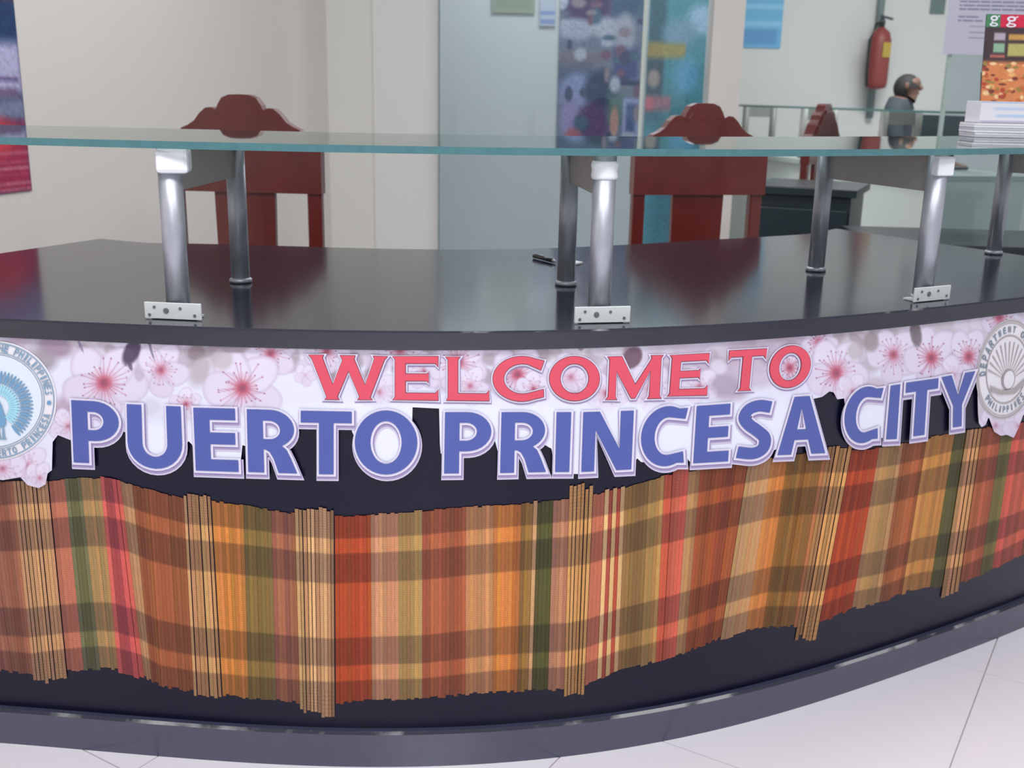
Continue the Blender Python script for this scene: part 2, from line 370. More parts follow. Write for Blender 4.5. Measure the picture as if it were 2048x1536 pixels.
def glyph(ch, sx, sy, asp, serif=0.0):
    q = serif; qx = serif / max(asp, 0.3)
    if ch == 'I': return [[(0, 0), (1, 0), (1, 1), (0, 1)]]
    if ch == 'T':
        c0, c1 = 0.5 - sx / 2, 0.5 + sx / 2
        if q: return [[(c0 - qx, 0), (c1 + qx, 0), (c1, q), (c1, 1 - sy), (1 - qx, 1 - sy), (1, 1 - sy - q * 1.6), (1, 1), (0, 1), (0, 1 - sy - q * 1.6), (qx, 1 - sy), (c0, 1 - sy), (c0, q)]]
        return [[(c0, 0), (c1, 0), (c1, 1 - sy), (1, 1 - sy), (1, 1), (0, 1), (0, 1 - sy), (c0, 1 - sy)]]
    if ch == 'L':
        return [[(-qx * .6, 0), (1, 0), (1, sy + q * 1.6), (1 - qx, sy), (sx, sy), (sx, 1 - q), (sx + qx, 1), (-qx, 1), (0, 1 - q), (0, q)]] if q else [[(0, 0), (1, 0), (1, sy), (sx, sy), (sx, 1), (0, 1)]]
    if ch == 'E':
        m0, m1 = 0.5 - sy / 2 + 0.02, 0.5 + sy / 2 + 0.02
        if q: return [[(-qx, 0), (1, 0), (1, sy + q * 1.6), (1 - qx, sy), (sx, sy), (sx, m0), (0.75, m0), (0.78, m0 - q), (0.78, m1 + q), (0.75, m1), (sx, m1), (sx, 1 - sy), (1 - qx, 1 - sy), (1, 1 - sy - q * 1.6), (1, 1), (-qx, 1), (0, 1 - q), (0, q)]]
        return [[(0, 0), (1, 0), (1, sy), (sx, sy), (sx, m0), (0.95, m0), (0.95, m1), (sx, m1), (sx, 1 - sy), (0.97, 1 - sy), (0.97, 1), (0, 1)]]
    if ch == 'F': return [[(0, 0), (sx, 0), (sx, 0.42), (0.9, 0.42), (0.9, 0.42 + sy), (sx, 0.42 + sy), (sx, 1 - sy), (1, 1 - sy), (1, 1), (0, 1)]]
    if ch == 'H': return [[(0, 0), (sx, 0), (sx, 0.42), (1 - sx, 0.42), (1 - sx, 0), (1, 0), (1, 1), (1 - sx, 1), (1 - sx, 0.42 + sy), (sx, 0.42 + sy), (sx, 1), (0, 1)]]
    if ch in 'PR':
        yb = 0.36; yc = (yb + 1) / 2; ry = (1 - yb) / 2; xs = 0.48
        outer = arc(xs, yc, 1 - xs, ry, -90, 90)
        hy = ry - sy * 0.93; hole = [(sx, yc - hy)] + arc(xs - 0.02, yc, 1 - xs - sx * 0.98 + 0.02, hy, -90, 90) + [(sx, yc + hy)]
        if ch == 'P': o = [(0, 0), (sx, 0), (sx, yb)] + outer + [(0, 1)]
        else:
            o = [(0, 0), (sx, 0), (sx, yb + 0.01), (0.36, yb + 0.01), (0.45, 0.33), (0.53, 0.22), (0.62, 0.0), (1.0, 0.0), (0.88, 0.24), (0.80, 0.37), (0.70, 0.43)] + arc(xs, yc + 0.02, 0.97 - xs, ry - 0.02, -52, 90) + [(0, 1)]
        return [o, hole]
    if ch == 'D':
        return [[(0, 0)] + arc(0.45, 0.5, 0.55, 0.5, -90, 90) + [(0, 1)], [(sx, sy)] + arc(0.45, 0.5, 0.55 - sx, 0.5 - sy, -90, 90) + [(sx, 1 - sy)]]
    if ch == 'U':
        return [[(0, 1)] + arc(0.5, 0.40, 0.5, 0.40, 180, 360) + [(1, 1), (1 - sx, 1)] + arc(0.5, 0.40, 0.5 - sx, 0.40 - sy, 360, 180) + [(sx, 1)]]
    if ch == 'O':
        return [arc(0.5, 0.5, 0.5, 0.5, 0, 360, 40)[:-1], arc(0.5, 0.5, 0.5 - sx, 0.5 - sy, 0, 360, 36)[:-1]]
    if ch == 'C':
        cx = 0.56
        o = arc(cx, 0.5, cx, 0.5, 64, 296, 30); i = arc(cx + 0.02, 0.5, cx - sx + 0.02, 0.5 - sy, 303, 57, 26)
        if q: return [o + [(0.99, 0.10), (0.985, 0.26)] + i[2:-2] + [(0.93, 0.70), (0.99, 0.90)]]
        return [o + [(0.965, 0.045), (0.935, 0.235)] + i[3:-3] + [(0.945, 0.775), (0.99, 0.955)]]
    if ch == 'S':
        sp_ = catmull([(0.95, 0.87), (0.62, 0.908), (0.33, 0.86), (0.20, 0.73), (0.33, 0.60), (0.60, 0.47), (0.80, 0.34), (0.76, 0.17), (0.50, 0.092), (0.05, 0.135)], 7)
        return [band(sp_, 0.098, asp)]
    if ch == 'N':
        return [[(0, 0), (0, 1), (0.33, 1), (0.745, 0.36), (0.745, 1), (1, 1), (1, 0), (0.70, 0), (0.255, 0.69), (0.255, 0)]]
    if ch == 'A':
        return [[(0, 0), (0.33, 1), (0.68, 1), (1, 0), (0.71, 0), (0.645, 0.25), (0.35, 0.25), (0.285, 0)], [(0.40, 0.43), (0.50, 0.80), (0.60, 0.43)]]
    if ch == 'Y':
        return [[(0, 1), (0.36, 0.41), (0.36, 0), (0.62, 0), (0.62, 0.41), (1, 1), (0.70, 1), (0.50, 0.60), (0.30, 1)]]
    if ch == 'W':
        if q: return [[(-.01, 1), (0.18, 1), (0.165, .95), (0.30, 0.33), (0.43, 0.9), (0.40, 1), (0.59, 1), (0.575, .93), (0.715, 0.33), (0.845, .95), (0.83, 1), (1.01, 1), (0.97, .93), (0.775, .05), (0.80, 0), (0.62, 0), (0.645, .06), (0.505, .66), (0.355, .06), (0.375, 0), (0.20, 0), (0.225, .05), (0.03, .93)]]
        return [[(0, 1), (0.2, 0), (0.38, 0), (0.5, 0.55), (0.62, 0), (0.8, 0), (1, 1), (0.84, 1), (0.71, .35), (0.58, 1), (0.42, 1), (.29, .35), (.16, 1)]]
    if ch == 'M':
        if q: return [[(-.02, 0), (0.19, 0), (0.16, .06), (0.16, .66), (0.46, .02), (0.53, .02), (0.80, .66), (0.80, .06), (0.77, 0), (1.02, 0), (0.985, .06), (0.985, .94), (1.02, 1), (0.80, 1), (0.82, .94), (0.525, .33), (0.25, 1), (-.01, 1), (0.03, .94), (0.03, .06)]]
        return [[(0, 0), (0.2, 0), (0.2, .6), (0.42, 0), (0.58, 0), (0.8, .6), (0.8, 0), (1, 0), (1, 1), (0.74, 1), (0.5, .4), (0.26, 1), (0, 1)]]
    if ch == 'g':   # double-storey small g seen on the food ad
        a = [arc(0.42, 0.74, 0.36, 0.26, 0, 360, 24)[:-1], arc(0.42, 0.74, 0.17, 0.11, 0, 360, 20)[:-1]]
        return a
    raise KeyError(ch)
def area2(c): return sum(c[i][0] * c[(i + 1) % len(c)][1] - c[(i + 1) % len(c)][0] * c[i][1] for i in range(len(c)))
def inflate(conts, d):
    """offset px contours outward by d (holes shrink); mitre limited"""
    out = []
    for ci, c in enumerate(conts):
        c = [tuple(p) for p in c]; P = np.array(c); sgn = 1.0 if area2(c) > 0 else -1.0
        if ci > 0: sgn = -sgn
        n = len(P); Q = []
        for i in range(n):
            e0 = P[i] - P[i - 1]; e1_ = P[(i + 1) % n] - P[i]
            l0, l1 = np.linalg.norm(e0), np.linalg.norm(e1_)
            if l0 < 1e-6 or l1 < 1e-6: Q.append(P[i]); continue
            n0 = np.array([e0[1], -e0[0]]) / l0 * sgn; n1 = np.array([e1_[1], -e1_[0]]) / l1 * sgn
            b = n0 + n1; k = 1 + float(n0 @ n1)
            b = b / max(k, 0.45); Q.append(P[i] + b * d)
        Q = np.array(Q)
        if ci > 0 and (area2([tuple(p) for p in Q]) > 0) != (area2(c) > 0): continue
        out.append([tuple(p) for p in Q])
    return out
def fill(conts):
    pl = [[Vector((x, y, 0)) for x, y in c] for c in conts]
    tris = tessellate_polygon(pl); pts = [p for c in conts for p in c]
    return np.array(pts, float), [tuple(t) for t in tris]
def to_px(conts, quad):
    TL, TR_, BR_, BL = [np.array(p, float) for p in quad]
    return [[tuple((1 - v) * ((1 - u) * BL + u * BR_) + v * ((1 - u) * TL + u * TR_)) for u, v in c] for c in conts]
def flat_print(name, conts, off, mt, parent, local):
    pts, tris = fill(conts)
    a, z = on_front(pts[:, 0], pts[:, 1])
    V = front(a, z, off)
    ob = mesh(name, V, tris, mt, parent, local=local)
    # keep faces looking outwards
    me = ob.data
    if sum(p.normal.y * p.area for p in me.polygons) > 0: me.flip_normals()
    return ob

# ------------------------------------------------------------------ welcome banner
def interp(t, pts): 
    p = np.array(pts, float); return np.interp(t, p[:, 0], p[:, 1])
Y_TOP = [(-140, 651), (0, 660), (160, 667), (300, 675), (400, 683), (500, 690), (700, 693), (1000, 694), (1250, 689), (1400, 684), (1550, 674), (1625, 670), (1750, 656), (1850, 645), (2000, 628), (2200, 600)]
Y_LOW = [(-140, 950), (-40, 948), (10, 958), (45, 952), (60, 968), (82, 974), (96, 966), (99, 945), (108, 938), (107, 905), (108, 884), (120, 868), (150, 880), (196, 884), (236, 878), (247, 860),
         (254, 862), (272, 912), (285, 922), (345, 924), (358, 912), (372, 890), (380, 880), (388, 888), (393, 935), (478, 938), (484, 920), (487, 888), (494, 890), (500, 900), (545, 896), (560, 892), (590, 870), (597, 852),
         (606, 846), (704, 848), (704, 858), (713, 880), (730, 925), (815, 925), (824, 880), (817, 815), (818, 812), (879, 815), (880, 905), (925, 905), (982, 882), (989, 878),
         (996, 905), (1040, 898), (1085, 885), (1096, 892), (1102, 895), (1108, 944), (1162, 946), (1188, 942), (1189, 870), (1225, 890), (1258, 900), (1266, 925), (1272, 914), (1280, 922), (1356, 922), (1371, 914),
         (1382, 928), (1452, 922), (1459, 914), (1468, 914), (1532, 908), (1541, 900), (1556, 893), (1574, 886), (1600, 885), (1612, 880), (1622, 850), (1622, 796), (1640, 792), (1655, 781), (1663, 783), (1670, 797), (1684, 795), (1690, 850), (1700, 882), (1748, 880), (1758, 874), (1790, 872), (1797, 868), (1797, 796),
         (1815, 790), (1822, 786), (1846, 782), (1850, 780), (1886, 774), (1905, 790), (1920, 785), (1940, 752), (1950, 760), (1951, 842), (1958, 853), (1966, 848), (1972, 832), (1983, 862), (1996, 870), (2008, 868), (2022, 874), (2030, 858), (2042, 826), (2046, 838), (2075, 828), (2200, 800)]
def soft(d, e): return np.clip(0.5 - d / e, 0, 1)
def paint_banner(x, y):
    """colours of the printed blossom picture at picture points (x, y)"""
    sh = x.shape; C = np.empty(sh + (3,)); C[:] = (224, 224, 242)
    def blend(al, col):
        nonlocal C
        C = C * (1 - al[..., None]) + np.array(col) * al[..., None]
    def blob(cx, cy, rx, ry, rot, col, al=1.0, e=0.35):
        c, s = math.cos(rot), math.sin(rot); dx, dy = x - cx, y - cy
        d = np.hypot((dx * c + dy * s) / rx, (-dx * s + dy * c) / ry) - 1; blend(soft(d, e) * al, col)
    # out-of-focus greys behind the flowers, mostly along the upper edge
    for cx, cy, rx, ry, r_, col, al in [(60, 690, 70, 28, 0, (186, 176, 190), .8), (118, 688, 36, 26, .2, (158, 134, 156), .8), (95, 715, 26, 26, 0, (160, 150, 160), .7),
            (190, 690, 60, 22, .1, (200, 190, 202), .8), (235, 720, 40, 26, 0, (206, 198, 214), .6), (330, 690, 40, 22, 0, (176, 150, 168), .8), (395, 703, 20, 18, 0, (134, 120, 126), .85), (400, 738, 22, 34, .2, (188, 178, 186), .8),
            (280, 745, 14, 18, 0, (178, 168, 184), .7), (450, 712, 34, 30, 0, (190, 180, 184), .85), (480, 690, 40, 16, 0, (160, 146, 156), .8), (720, 705, 40, 22, 0, (206, 190, 208), .8), (580, 700, 40, 22, 0, (222, 212, 226), .8),
            (1000, 700, 60, 22, 0, (204, 186, 202), .8), (1130, 705, 50, 26, 0, (214, 208, 216), .8), (1215, 700, 50, 20, 0, (218, 212, 220), .8), (1350, 715, 70, 34, 0, (196, 180, 198), .8), (1360, 760, 50, 30, 0, (176, 156, 178), .7),
            (1440, 765, 50, 36, .4, (172, 156, 176), .85), (1430, 720, 46, 40, 0, (190, 176, 196), .8), (1460, 785, 26, 18, 0, (178, 162, 182), .8), (1500, 710, 80, 34, 0, (190, 172, 190), .8), (1510, 745, 40, 30, 0, (196, 182, 200), .8), (1580, 690, 60, 22, 0, (186, 166, 184), .8),
            (1690, 690, 36, 30, 0, (186, 176, 180), .8), (1738, 680, 20, 24, 0, (146, 134, 136), .8), (1735, 715, 24, 30, 0, (178, 170, 176), .8), (1790, 672, 50, 22, 0, (190, 180, 188), .8), (1880, 650, 50, 20, 0, (190, 182, 190), .8), (1960, 650, 60, 26, 0, (196, 184, 198), .8),
            (135, 820, 24, 30, 0, (176, 150, 172), .8), (375, 812, 26, 22, .5, (192, 172, 190), .8), (380, 850, 20, 26, 0, (206, 198, 216), .8), (305, 812, 20, 18, 0, (206, 200, 218), .7), (325, 845, 26, 18, 0, (214, 214, 230), .6),
            (0, 940, 80, 40, 0, (190, 174, 196), .9), (1975, 850, 90, 44, 0, (204, 188, 206), .9), (1955, 820, 14, 60, 0, (206, 196, 208), .9), (1745, 770, 24, 18, 0, (190, 172, 186), .7), (1700, 830, 60, 22, 0, (214, 218, 232), .5)]:
        blob(cx, cy, rx, ry, r_, col, al, 0.6)
    br = np.random.default_rng(5)
    for q in range(120):
        bx_ = br.uniform(-100, 2150); by_ = float(interp(bx_, Y_TOP)) + abs(br.normal(0, 38)); col = [(172, 158, 172), (206, 198, 214), (190, 172, 192), (226, 222, 238), (160, 146, 156)][q % 5]
        blob(bx_, by_, br.uniform(10, 30), br.uniform(8, 20), br.uniform(0, 3), col, br.uniform(.5, .95), 0.5)
    # dark leaves and stalks
    for cx, cy, rx, ry, r_, col in [(266, 704, 16, 27, .45, (76, 60, 88)), (262, 728, 5, 12, -.3, (96, 80, 104)), (1262, 714, 18, 24, .6, (112, 84, 100)), (1827, 668, 12, 26, -.15, (110, 100, 108)),
            (306, 697, 3, 20, -.32, (120, 108, 134)), (165, 690, 3, 13, -.4, (140, 130, 160)), (1160, 692, 6, 8, 0, (150, 136, 150))]:
        blob(cx, cy, rx, ry, r_, col, 0.95, 0.25)
    def flower(cx, cy, r, rot, k, sq=1.0):
        fr = np.random.default_rng(int(cx * 7 + cy)); near = (np.abs(x - cx) < r * 1.6) & (np.abs(y - cy) < r * 1.6)
        if not near.any(): return
        X_, Y_ = x[near], y[near]; c3 = C[near]
        def bl(al, col):
            nonlocal c3
            c3 = c3 * (1 - al[..., None]) + np.array(col, float) * al[..., None]
        dx, dy = (X_ - cx) / sq, Y_ - cy; rr = np.hypot(dx, dy) / r; th = np.arctan2(dy, dx)
        for q in fr.permutation(5):
            t0 = rot + q * 2 * math.pi / 5 + fr.uniform(-.16, .16); f = fr.uniform(.86, 1.08)
            px_, py_ = r * 0.54 * f * math.cos(t0), r * 0.54 * f * math.sin(t0); c, s_ = math.cos(t0), math.sin(t0)
            u_, v_ = (dx - px_) * c + (dy - py_) * s_, -(dx - px_) * s_ + (dy - py_) * c
            d = np.hypot(u_ / (0.50 * r), v_ / (0.43 * r)) + 0.05 * np.sin(np.arctan2(v_, u_) * 3 + q)
            sh_ = np.clip(0.5 + 0.5 * (0.6 * np.sin(t0) + 0.4 * v_ / r), 0, 1)
            bl(soft(d - 1.0, 0.10) * 0.62, (190, 172, 198))
            col = np.array([230, 224, 241]) * (1 - sh_[:, None] * .55) + np.array([200, 182, 208]) * (sh_[:, None] * .55)
            al = soft(d - 0.90, 0.22) * 0.94; c3 = c3 * (1 - al[:, None]) + col * al[:, None]
        bl(soft(rr - 0.22, 0.36) * 0.70 * k, (206, 116, 138))
        for q in range(24):
            t0 = q / 24 * 2 * math.pi + fr.uniform(-.1, .1); l = fr.uniform(.32, .68)
            d = np.abs(np.sin((th - t0))) * rr * r; ahead = np.cos(th - t0) > 0
            bl(soft(d - 0.9, 1.6) * soft(rr - l, 0.1) * ahead * 0.45 * k, (170, 84, 110))
            ex, ey = r * l * math.cos(t0), r * l * math.sin(t0); bl(soft(np.hypot(dx - ex, dy - ey) - 1.6, 2.0) * 0.75 * k, (140, 70, 96))
        bl(soft(rr - 0.15, 0.16) * 0.8 * k, (186, 72, 96)); bl(soft(rr - 0.07, 0.10) * 0.55 * k, (116, 84, 108))
        C[near] = c3
    for args in [(-90, 720, 60, .3, .9), (-60, 800, 50, .1, .5), (-100, 860, 60, .6, .8), (2100, 650, 52, .2, .9, .8), (2150, 700, 60, .5, 1, .8), (2095, 760, 56, .1, .8, .8), (2170, 770, 40, .4, .6, .8), (140, 850, 40, .3, .25), (60, 930, 44, .5, .4), (84, 954, 34, .1, .2), (10, 935, 46, .9, .3), (325, 738, 58, .2, .55), (212, 764, 84, .25, 1), (543, 706, 56, .7, .75), (655, 700, 48, .2, .7), (487, 774, 84, .5, 1), (375, 806, 34, .9, .5),
                 (612, 748, 24, .2, .05), (760, 782, 40, .2, .2), (800, 697, 46, .3, .9), (850, 740, 40, .9, .35), (915, 722, 66, .6, .9), (940, 770, 40, .2, .3), (1034, 747, 62, .1, 1), (1066, 775, 36, .8, .4), (1140, 752, 52, .5, .25), (1210, 785, 44, .3, .35), (1300, 775, 52, .2, .35), (1395, 770, 40, .6, .2),
                 (1576, 734, 46, .4, .95, .9), (1634, 684, 44, .2, .9, .9), (1782, 708, 58, .5, .7, .9), (1668, 744, 76, .35, 1, .85), (1700, 780, 36, .2, .15), (1858, 714, 66, .6, 1, .85), (1932, 712, 60, .2, 1, .8), (1993, 634, 48, .4, .95, .8), (1900, 750, 40, .8, .2), (1985, 850, 40, .5, .15), (2030, 850, 34, .2, .1)]:
        flower(*args)
    for cx, cy, rx, ry, r_, col, al in [(266, 704, 15, 26, .45, (78, 62, 90), .95), (264, 730, 4, 10, -.3, (96, 80, 104), .8), (306, 700, 2.5, 18, -.32, (124, 112, 138), .8), (166, 692, 2.5, 12, -.4, (140, 130, 160), .8), (396, 704, 17, 15, 0, (136, 122, 128), .8), (404, 738, 16, 26, .2, (184, 174, 182), .75),
            (116, 690, 30, 18, .2, (160, 138, 160), .8), (96, 718, 16, 18, 0, (158, 148, 158), .6), (448, 716, 20, 22, 0, (188, 178, 184), .75), (470, 694, 30, 10, 0, (156, 142, 152), .7), (282, 748, 10, 13, 0, (176, 166, 184), .6), (1827, 668, 11, 24, -.15, (112, 102, 110), .9), (1738, 682, 15, 20, 0, (148, 136, 138), .75), (1706, 700, 16, 18, 0, (184, 174, 180), .7), (1446, 772, 30, 22, .4, (172, 156, 176), .7)]:
        blob(cx, cy, rx, ry, r_, col, al, 0.4)
    # clean white field behind the lower words
    yw = interp(x, [(-140, 1000), (255, 1000), (300, 846), (700, 800), (900, 808), (1250, 808), (1450, 798), (1600, 800), (1700, 820), (1760, 800), (1800, 830), (2200, 1000)])
    blend(soft(yw - y, 26.0) * 0.8, (233, 236, 250))
    return C
ban = tag(empty('welcome_banner', tuple(front(np.array(0.18), np.array(0.70), 0.0))),
          'blossom-printed welcome banner with red and blue lettering glued round the counter front', 'banner')
BL_ = np.array(ban.location)
xs = np.concatenate([np.arange(-130, 2190, 1.7)]); nr = 118
yt = interp(xs, Y_TOP); yl = interp(xs, Y_LOW)
vv = np.linspace(0, 1, nr)
PX = np.repeat(xs[:, None], nr, 1); PY = yt[:, None] + (yl - yt)[:, None] * vv[None]
# columns follow the picture verticals of the panel: resample at constant plan angle is not needed for a thin sheet
a_, z_ = on_front(PX, PY); z_ = np.minimum(z_, zt - 0.0005)
V = front(a_, z_, 0.0056).reshape(-1, 3)
nx = len(xs); idx = np.arange(nx * nr).reshape(nx, nr)
quads = np.stack([idx[:-1, :-1], idx[:-1, 1:], idx[1:, 1:], idx[1:, :-1]], -1).reshape(-1, 4)
me = bpy.data.meshes.new('banner_sheet'); me.from_pydata((V - BL_).tolist(), [], quads.tolist()); me.update()
ca = me.color_attributes.new('ink', 'FLOAT_COLOR', 'POINT')
cc = lin(np.clip(paint_banner(PX, PY), 0, 255)).reshape(-1, 3)
ca.data.foreach_set('color', np.concatenate([cc, np.ones((len(cc), 1))], 1).astype(np.float32).ravel())
sheet = link('banner_sheet', me, INK, ban, True)
if sum(p.normal.y for p in list(me.polygons)[::97]) > 0: me.flip_normals()

BLUE = mat('print_blue', (76, 91, 166), 0.34, spec=0.45, noise=0.08, nscale=18)
RED = mat('print_red', (222, 78, 98), 0.34, spec=0.45, noise=0.05, nscale=18)
OUTL = mat('print_outline', (226, 221, 240), 0.34, spec=0.45)
GROOVE = mat('print_groove', (158, 142, 186), 0.34, spec=0.45)
EXTR = mat('print_extrusion', (208, 201, 226), 0.34, spec=0.45)
REDLINE = mat('print_red_shade', (146, 70, 96), 0.34, spec=0.45)
blue = [('P', (149, 797), (242, 802), (246, 925), (154, 921), 31), ('U', (259, 805), (366, 810), (371, 936), (262, 931), 29), ('E', (391, 812), (476, 814), (481, 940), (396, 937), 31), ('R', (497, 815), (592, 818), (597, 943), (500, 940), 31),
        ('T', (604, 818), (705, 820), (705, 945), (604, 944), 29), ('O', (711, 817), (835, 818), (835, 945), (711, 945), 31), ('P', (890, 821), (982, 821), (981, 942), (888, 943), 29), ('R', (1002, 821), (1091, 821), (1090, 940), (999, 942), 27),
        ('I', (1111, 821), (1140, 821), (1136, 940), (1108, 940), 28), ('N', (1164, 821), (1264, 818), (1259, 935), (1160, 940), 26), ('C', (1281, 812), (1373, 807), (1366, 927), (1276, 931), 27), ('E', (1389, 809), (1458, 804), (1451, 919), (1382, 923), 26),
        ('S', (1471, 801), (1540, 796), (1537, 911), (1465, 917), 25), ('A', (1555, 793), (1640, 787), (1644, 903), (1549, 907), 24), ('C', (1686, 774), (1761, 768), (1750, 879), (1679, 888), 23), ('I', (1774, 769), (1793, 766), (1786, 875), (1765, 876), 20),
        ('T', (1805, 763), (1869, 754), (1862, 864), (1798, 873), 22), ('Y', (1875, 752), (1942, 740), (1940, 846), (1874, 856), 18)]
red = [('W', (621, 707), (774, 710), (776, 796), (621, 795), 20), ('E', (791, 710), (876, 710), (876, 797), (791, 796), 20), ('L', (896, 711), (977, 711), (977, 798), (896, 797), 19), ('C', (985, 710), (1087, 710), (1086, 799), (985, 799), 21),
       ('O', (1097, 710), (1196, 710), (1196, 798), (1097, 798), 21), ('M', (1214, 711), (1320, 708), (1316, 793), (1210, 796), 20), ('E', (1341, 708), (1414, 704), (1409, 787), (1335, 789), 17), ('T', (1454, 699), (1528, 695), (1520, 776), (1447, 780), 17), ('O', (1537, 691), (1618, 687), (1611, 769), (1531, 775), 18)]
def letter(ch, quad, stem, fillm, serif, layers, kind):
    wpx = np.linalg.norm(np.array(quad[1]) - quad[0]); hpx = np.linalg.norm(np.array(quad[3]) - quad[0]); asp = wpx / hpx
    sx = stem / wpx; sy = 0.185 if not serif else (0.155 if ch not in 'OC' else 0.16)
    if ch == 'O' and not serif: sy = 0.165
    g = to_px(glyph(ch, sx, sy, asp, serif), quad)
    top = flat_print('letter', g, 0.0092, fillm, ban, BL_)
    for i, (d, shx, shy, mt) in enumerate(layers):
        cc_ = [[(x + shx, y + shy) for x, y in c] for c in inflate(g, d)]
        flat_print('letter_border', cc_, 0.0082 - 0.0009 * i, mt, top, BL_)
    top['label'] = '%s printed capital letter %s' % (kind, ch)
for ch, a1, b1, c1, d1, st in blue:
    letter(ch, (a1, b1, c1, d1), st, BLUE, 0.0, [(4.2, 0.5, 0.8, OUTL), (5.5, 1.5, 4.5, GROOVE), (7.5, 2.0, 7.0, EXTR)], 'blue')
for ch, a1, b1, c1, d1, st in red:
    letter(ch, (a1, b1, c1, d1), st, RED, 0.055, [(1.2, 0.2, 0.6, REDLINE), (4.0, 0.3, 1.2, OUTL), (4.6, 1.2, 3.4, GROOVE)], 'red')

# seals: concentric rings with ring lettering
def disc_px(cx, cy, rx, ry, n=64, ring=None, tilt=0.0, k=10):
    """polar grid so that it bends with the counter; ring = inner fraction"""
    r0 = 0.0 if ring is None else ring; pts, fs = [], []
    for j in range(k + 1):
        f = r0 + (1 - r0) * j / k
        for i in range(n):
            t = 2 * math.pi * i / n; pts.append((cx + rx * f * math.cos(t) + tilt * ry * f * math.sin(t), cy + ry * f * math.sin(t)))
    for j in range(k):
        for i in range(n): fs.append((j * n + i, j * n + (i + 1) % n, (j + 1) * n + (i + 1) % n, (j + 1) * n + i))
    return np.array(pts), fs
def seal_piece(name, pts, fs, off, mt, parent):
    a, z = on_front(pts[:, 0], pts[:, 1]); ob = mesh(name, front(a, z, off), fs, mt, parent, local=BL_)
    if sum(p.normal.y * p.area for p in ob.data.polygons) > 0: ob.data.flip_normals()
    return ob
def ring_text(txt, cx, cy, rx, ry, t0, t1, h, mt, parent, off, inside=False, tilt=0.0, wfac=0.62):
    """letters standing along an ellipse from angle t0 to t1 (degrees, picture sense, y down)"""
    for i, ch in enumerate(txt):
        if ch == ' ': continue
        t = math.radians(t0 + (t1 - t0) * (i + 0.5) / len(txt)); c, s = math.cos(t), math.sin(t)
        P = np.array([cx + rx * c + tilt * ry * s, cy + ry * s]); out_ = np.array([rx / ry * c + tilt * s, s]); out_ /= np.linalg.norm(out_)
        tan = np.array([-rx * s + tilt * ry * c, ry * c]); tan /= np.linalg.norm(tan)
        upv = out_ if not inside else -out_
        if inside: tan = -tan
        hw = h * wfac * (0.25 if ch == 'I' else 0.5) * (rx / ry if abs(tan[0]) > .7 else 1)
        q = (P + upv * h / 2 - tan * hw, P + upv * h / 2 + tan * hw, P - upv * h / 2 + tan * hw, P - upv * h / 2 - tan * hw)
        flat_print('ring_letter', to_px(glyph(ch, 0.9 if ch == 'I' else 0.28, 0.2, 0.7), q), off, mt, parent, BL_)
SEALW = mat('seal_white', (222, 232, 245), 0.4); SEALB = mat('seal_blue_grey', (130, 160, 186), 0.4); SEALC = mat('seal_cyan', (160, 214, 232), 0.4)
SEALD = mat('seal_steel_blue', (112, 158, 196), 0.4); SEALI = mat('seal_ivory', (233, 230, 236), 0.4); SEALG = mat('seal_grey', (172, 164, 164), 0.4); SEALT = mat('seal_text_grey', (120, 134, 150), 0.4)
cx, cy, rx, ry = -4, 799, 122, 119
d0 = seal_piece('city_seal', *disc_px(cx, cy, rx, ry), 0.0066, SEALI, ban); d0['label'] = 'round white seal with a blue peacock'
for f0, f1, mt_ in ((0.955, 0.972, SEALB), (0.80, 0.812, SEALB), (0.77, 0.779, SEALB)):
    p_, q_ = disc_px(cx, cy, rx * f1, ry * f1, 72, f0 / f1, k=1); seal_piece('seal_ring', p_, q_, 0.0076, mt_, d0)
p_, q_ = disc_px(cx, cy, rx * 0.765, ry * 0.765); seal_piece('seal_field', p_, q_, 0.0072, SEALW, d0)
ring_text('THE PHILIPPINES', cx, cy, rx * 0.885, ry * 0.885, -92, -6, 14, SEALB, d0, 0.0078)
ring_text('PUERTO PRINCESA', cx, cy, rx * 0.885, ry * 0.885, 100, 14, 14, SEALB, d0, 0.0078, inside=True)
p_, q_ = disc_px(cx + rx * 0.885, cy + 4, 4.5, 4.5, 16, k=1); seal_piece('seal_dot', p_, q_, 0.0078, SEALD, d0)
def petal(cx_, cy_, t, r0, r1, wd_, mt_, nm, off):
    c, s = math.cos(t), math.sin(t); P = []
    for k in range(10):
        u = k / 10 * 2 * math.pi; l = (r0 + r1) / 2 + (r1 - r0) / 2 * math.cos(u); v_ = wd_ * math.sin(u); P.append((cx_ + l * c - v_ * s, cy_ + l * s + v_ * c))
    flat_print(nm, [P], off, mt_, d0, BL_)
for k in range(26):
    t = math.radians(-100 + k * 6.0); petal(0, 812, t, 46, 74, 3.0, SEALD if k % 2 else SEALB, 'tail_feather', 0.0080)
for k in range(19):
    t = math.radians(-100 + k * 8.0); petal(0, 812, t, 24, 48, 3.0, SEALC, 'tail_feather', 0.0084)
flat_print('peacock_body', [[(-12, 800), (2, 792), (10, 806), (18, 830), (20, 846), (12, 852), (0, 852), (-12, 846)]], 0.0090, SEALD, d0, BL_)
for xx in (3, 12): flat_print('peacock_leg', [[(xx, 850), (xx + 3, 850), (xx + 6, 872), (xx + 10, 876), (xx, 876)]], 0.0088, SEALB, d0, BL_)

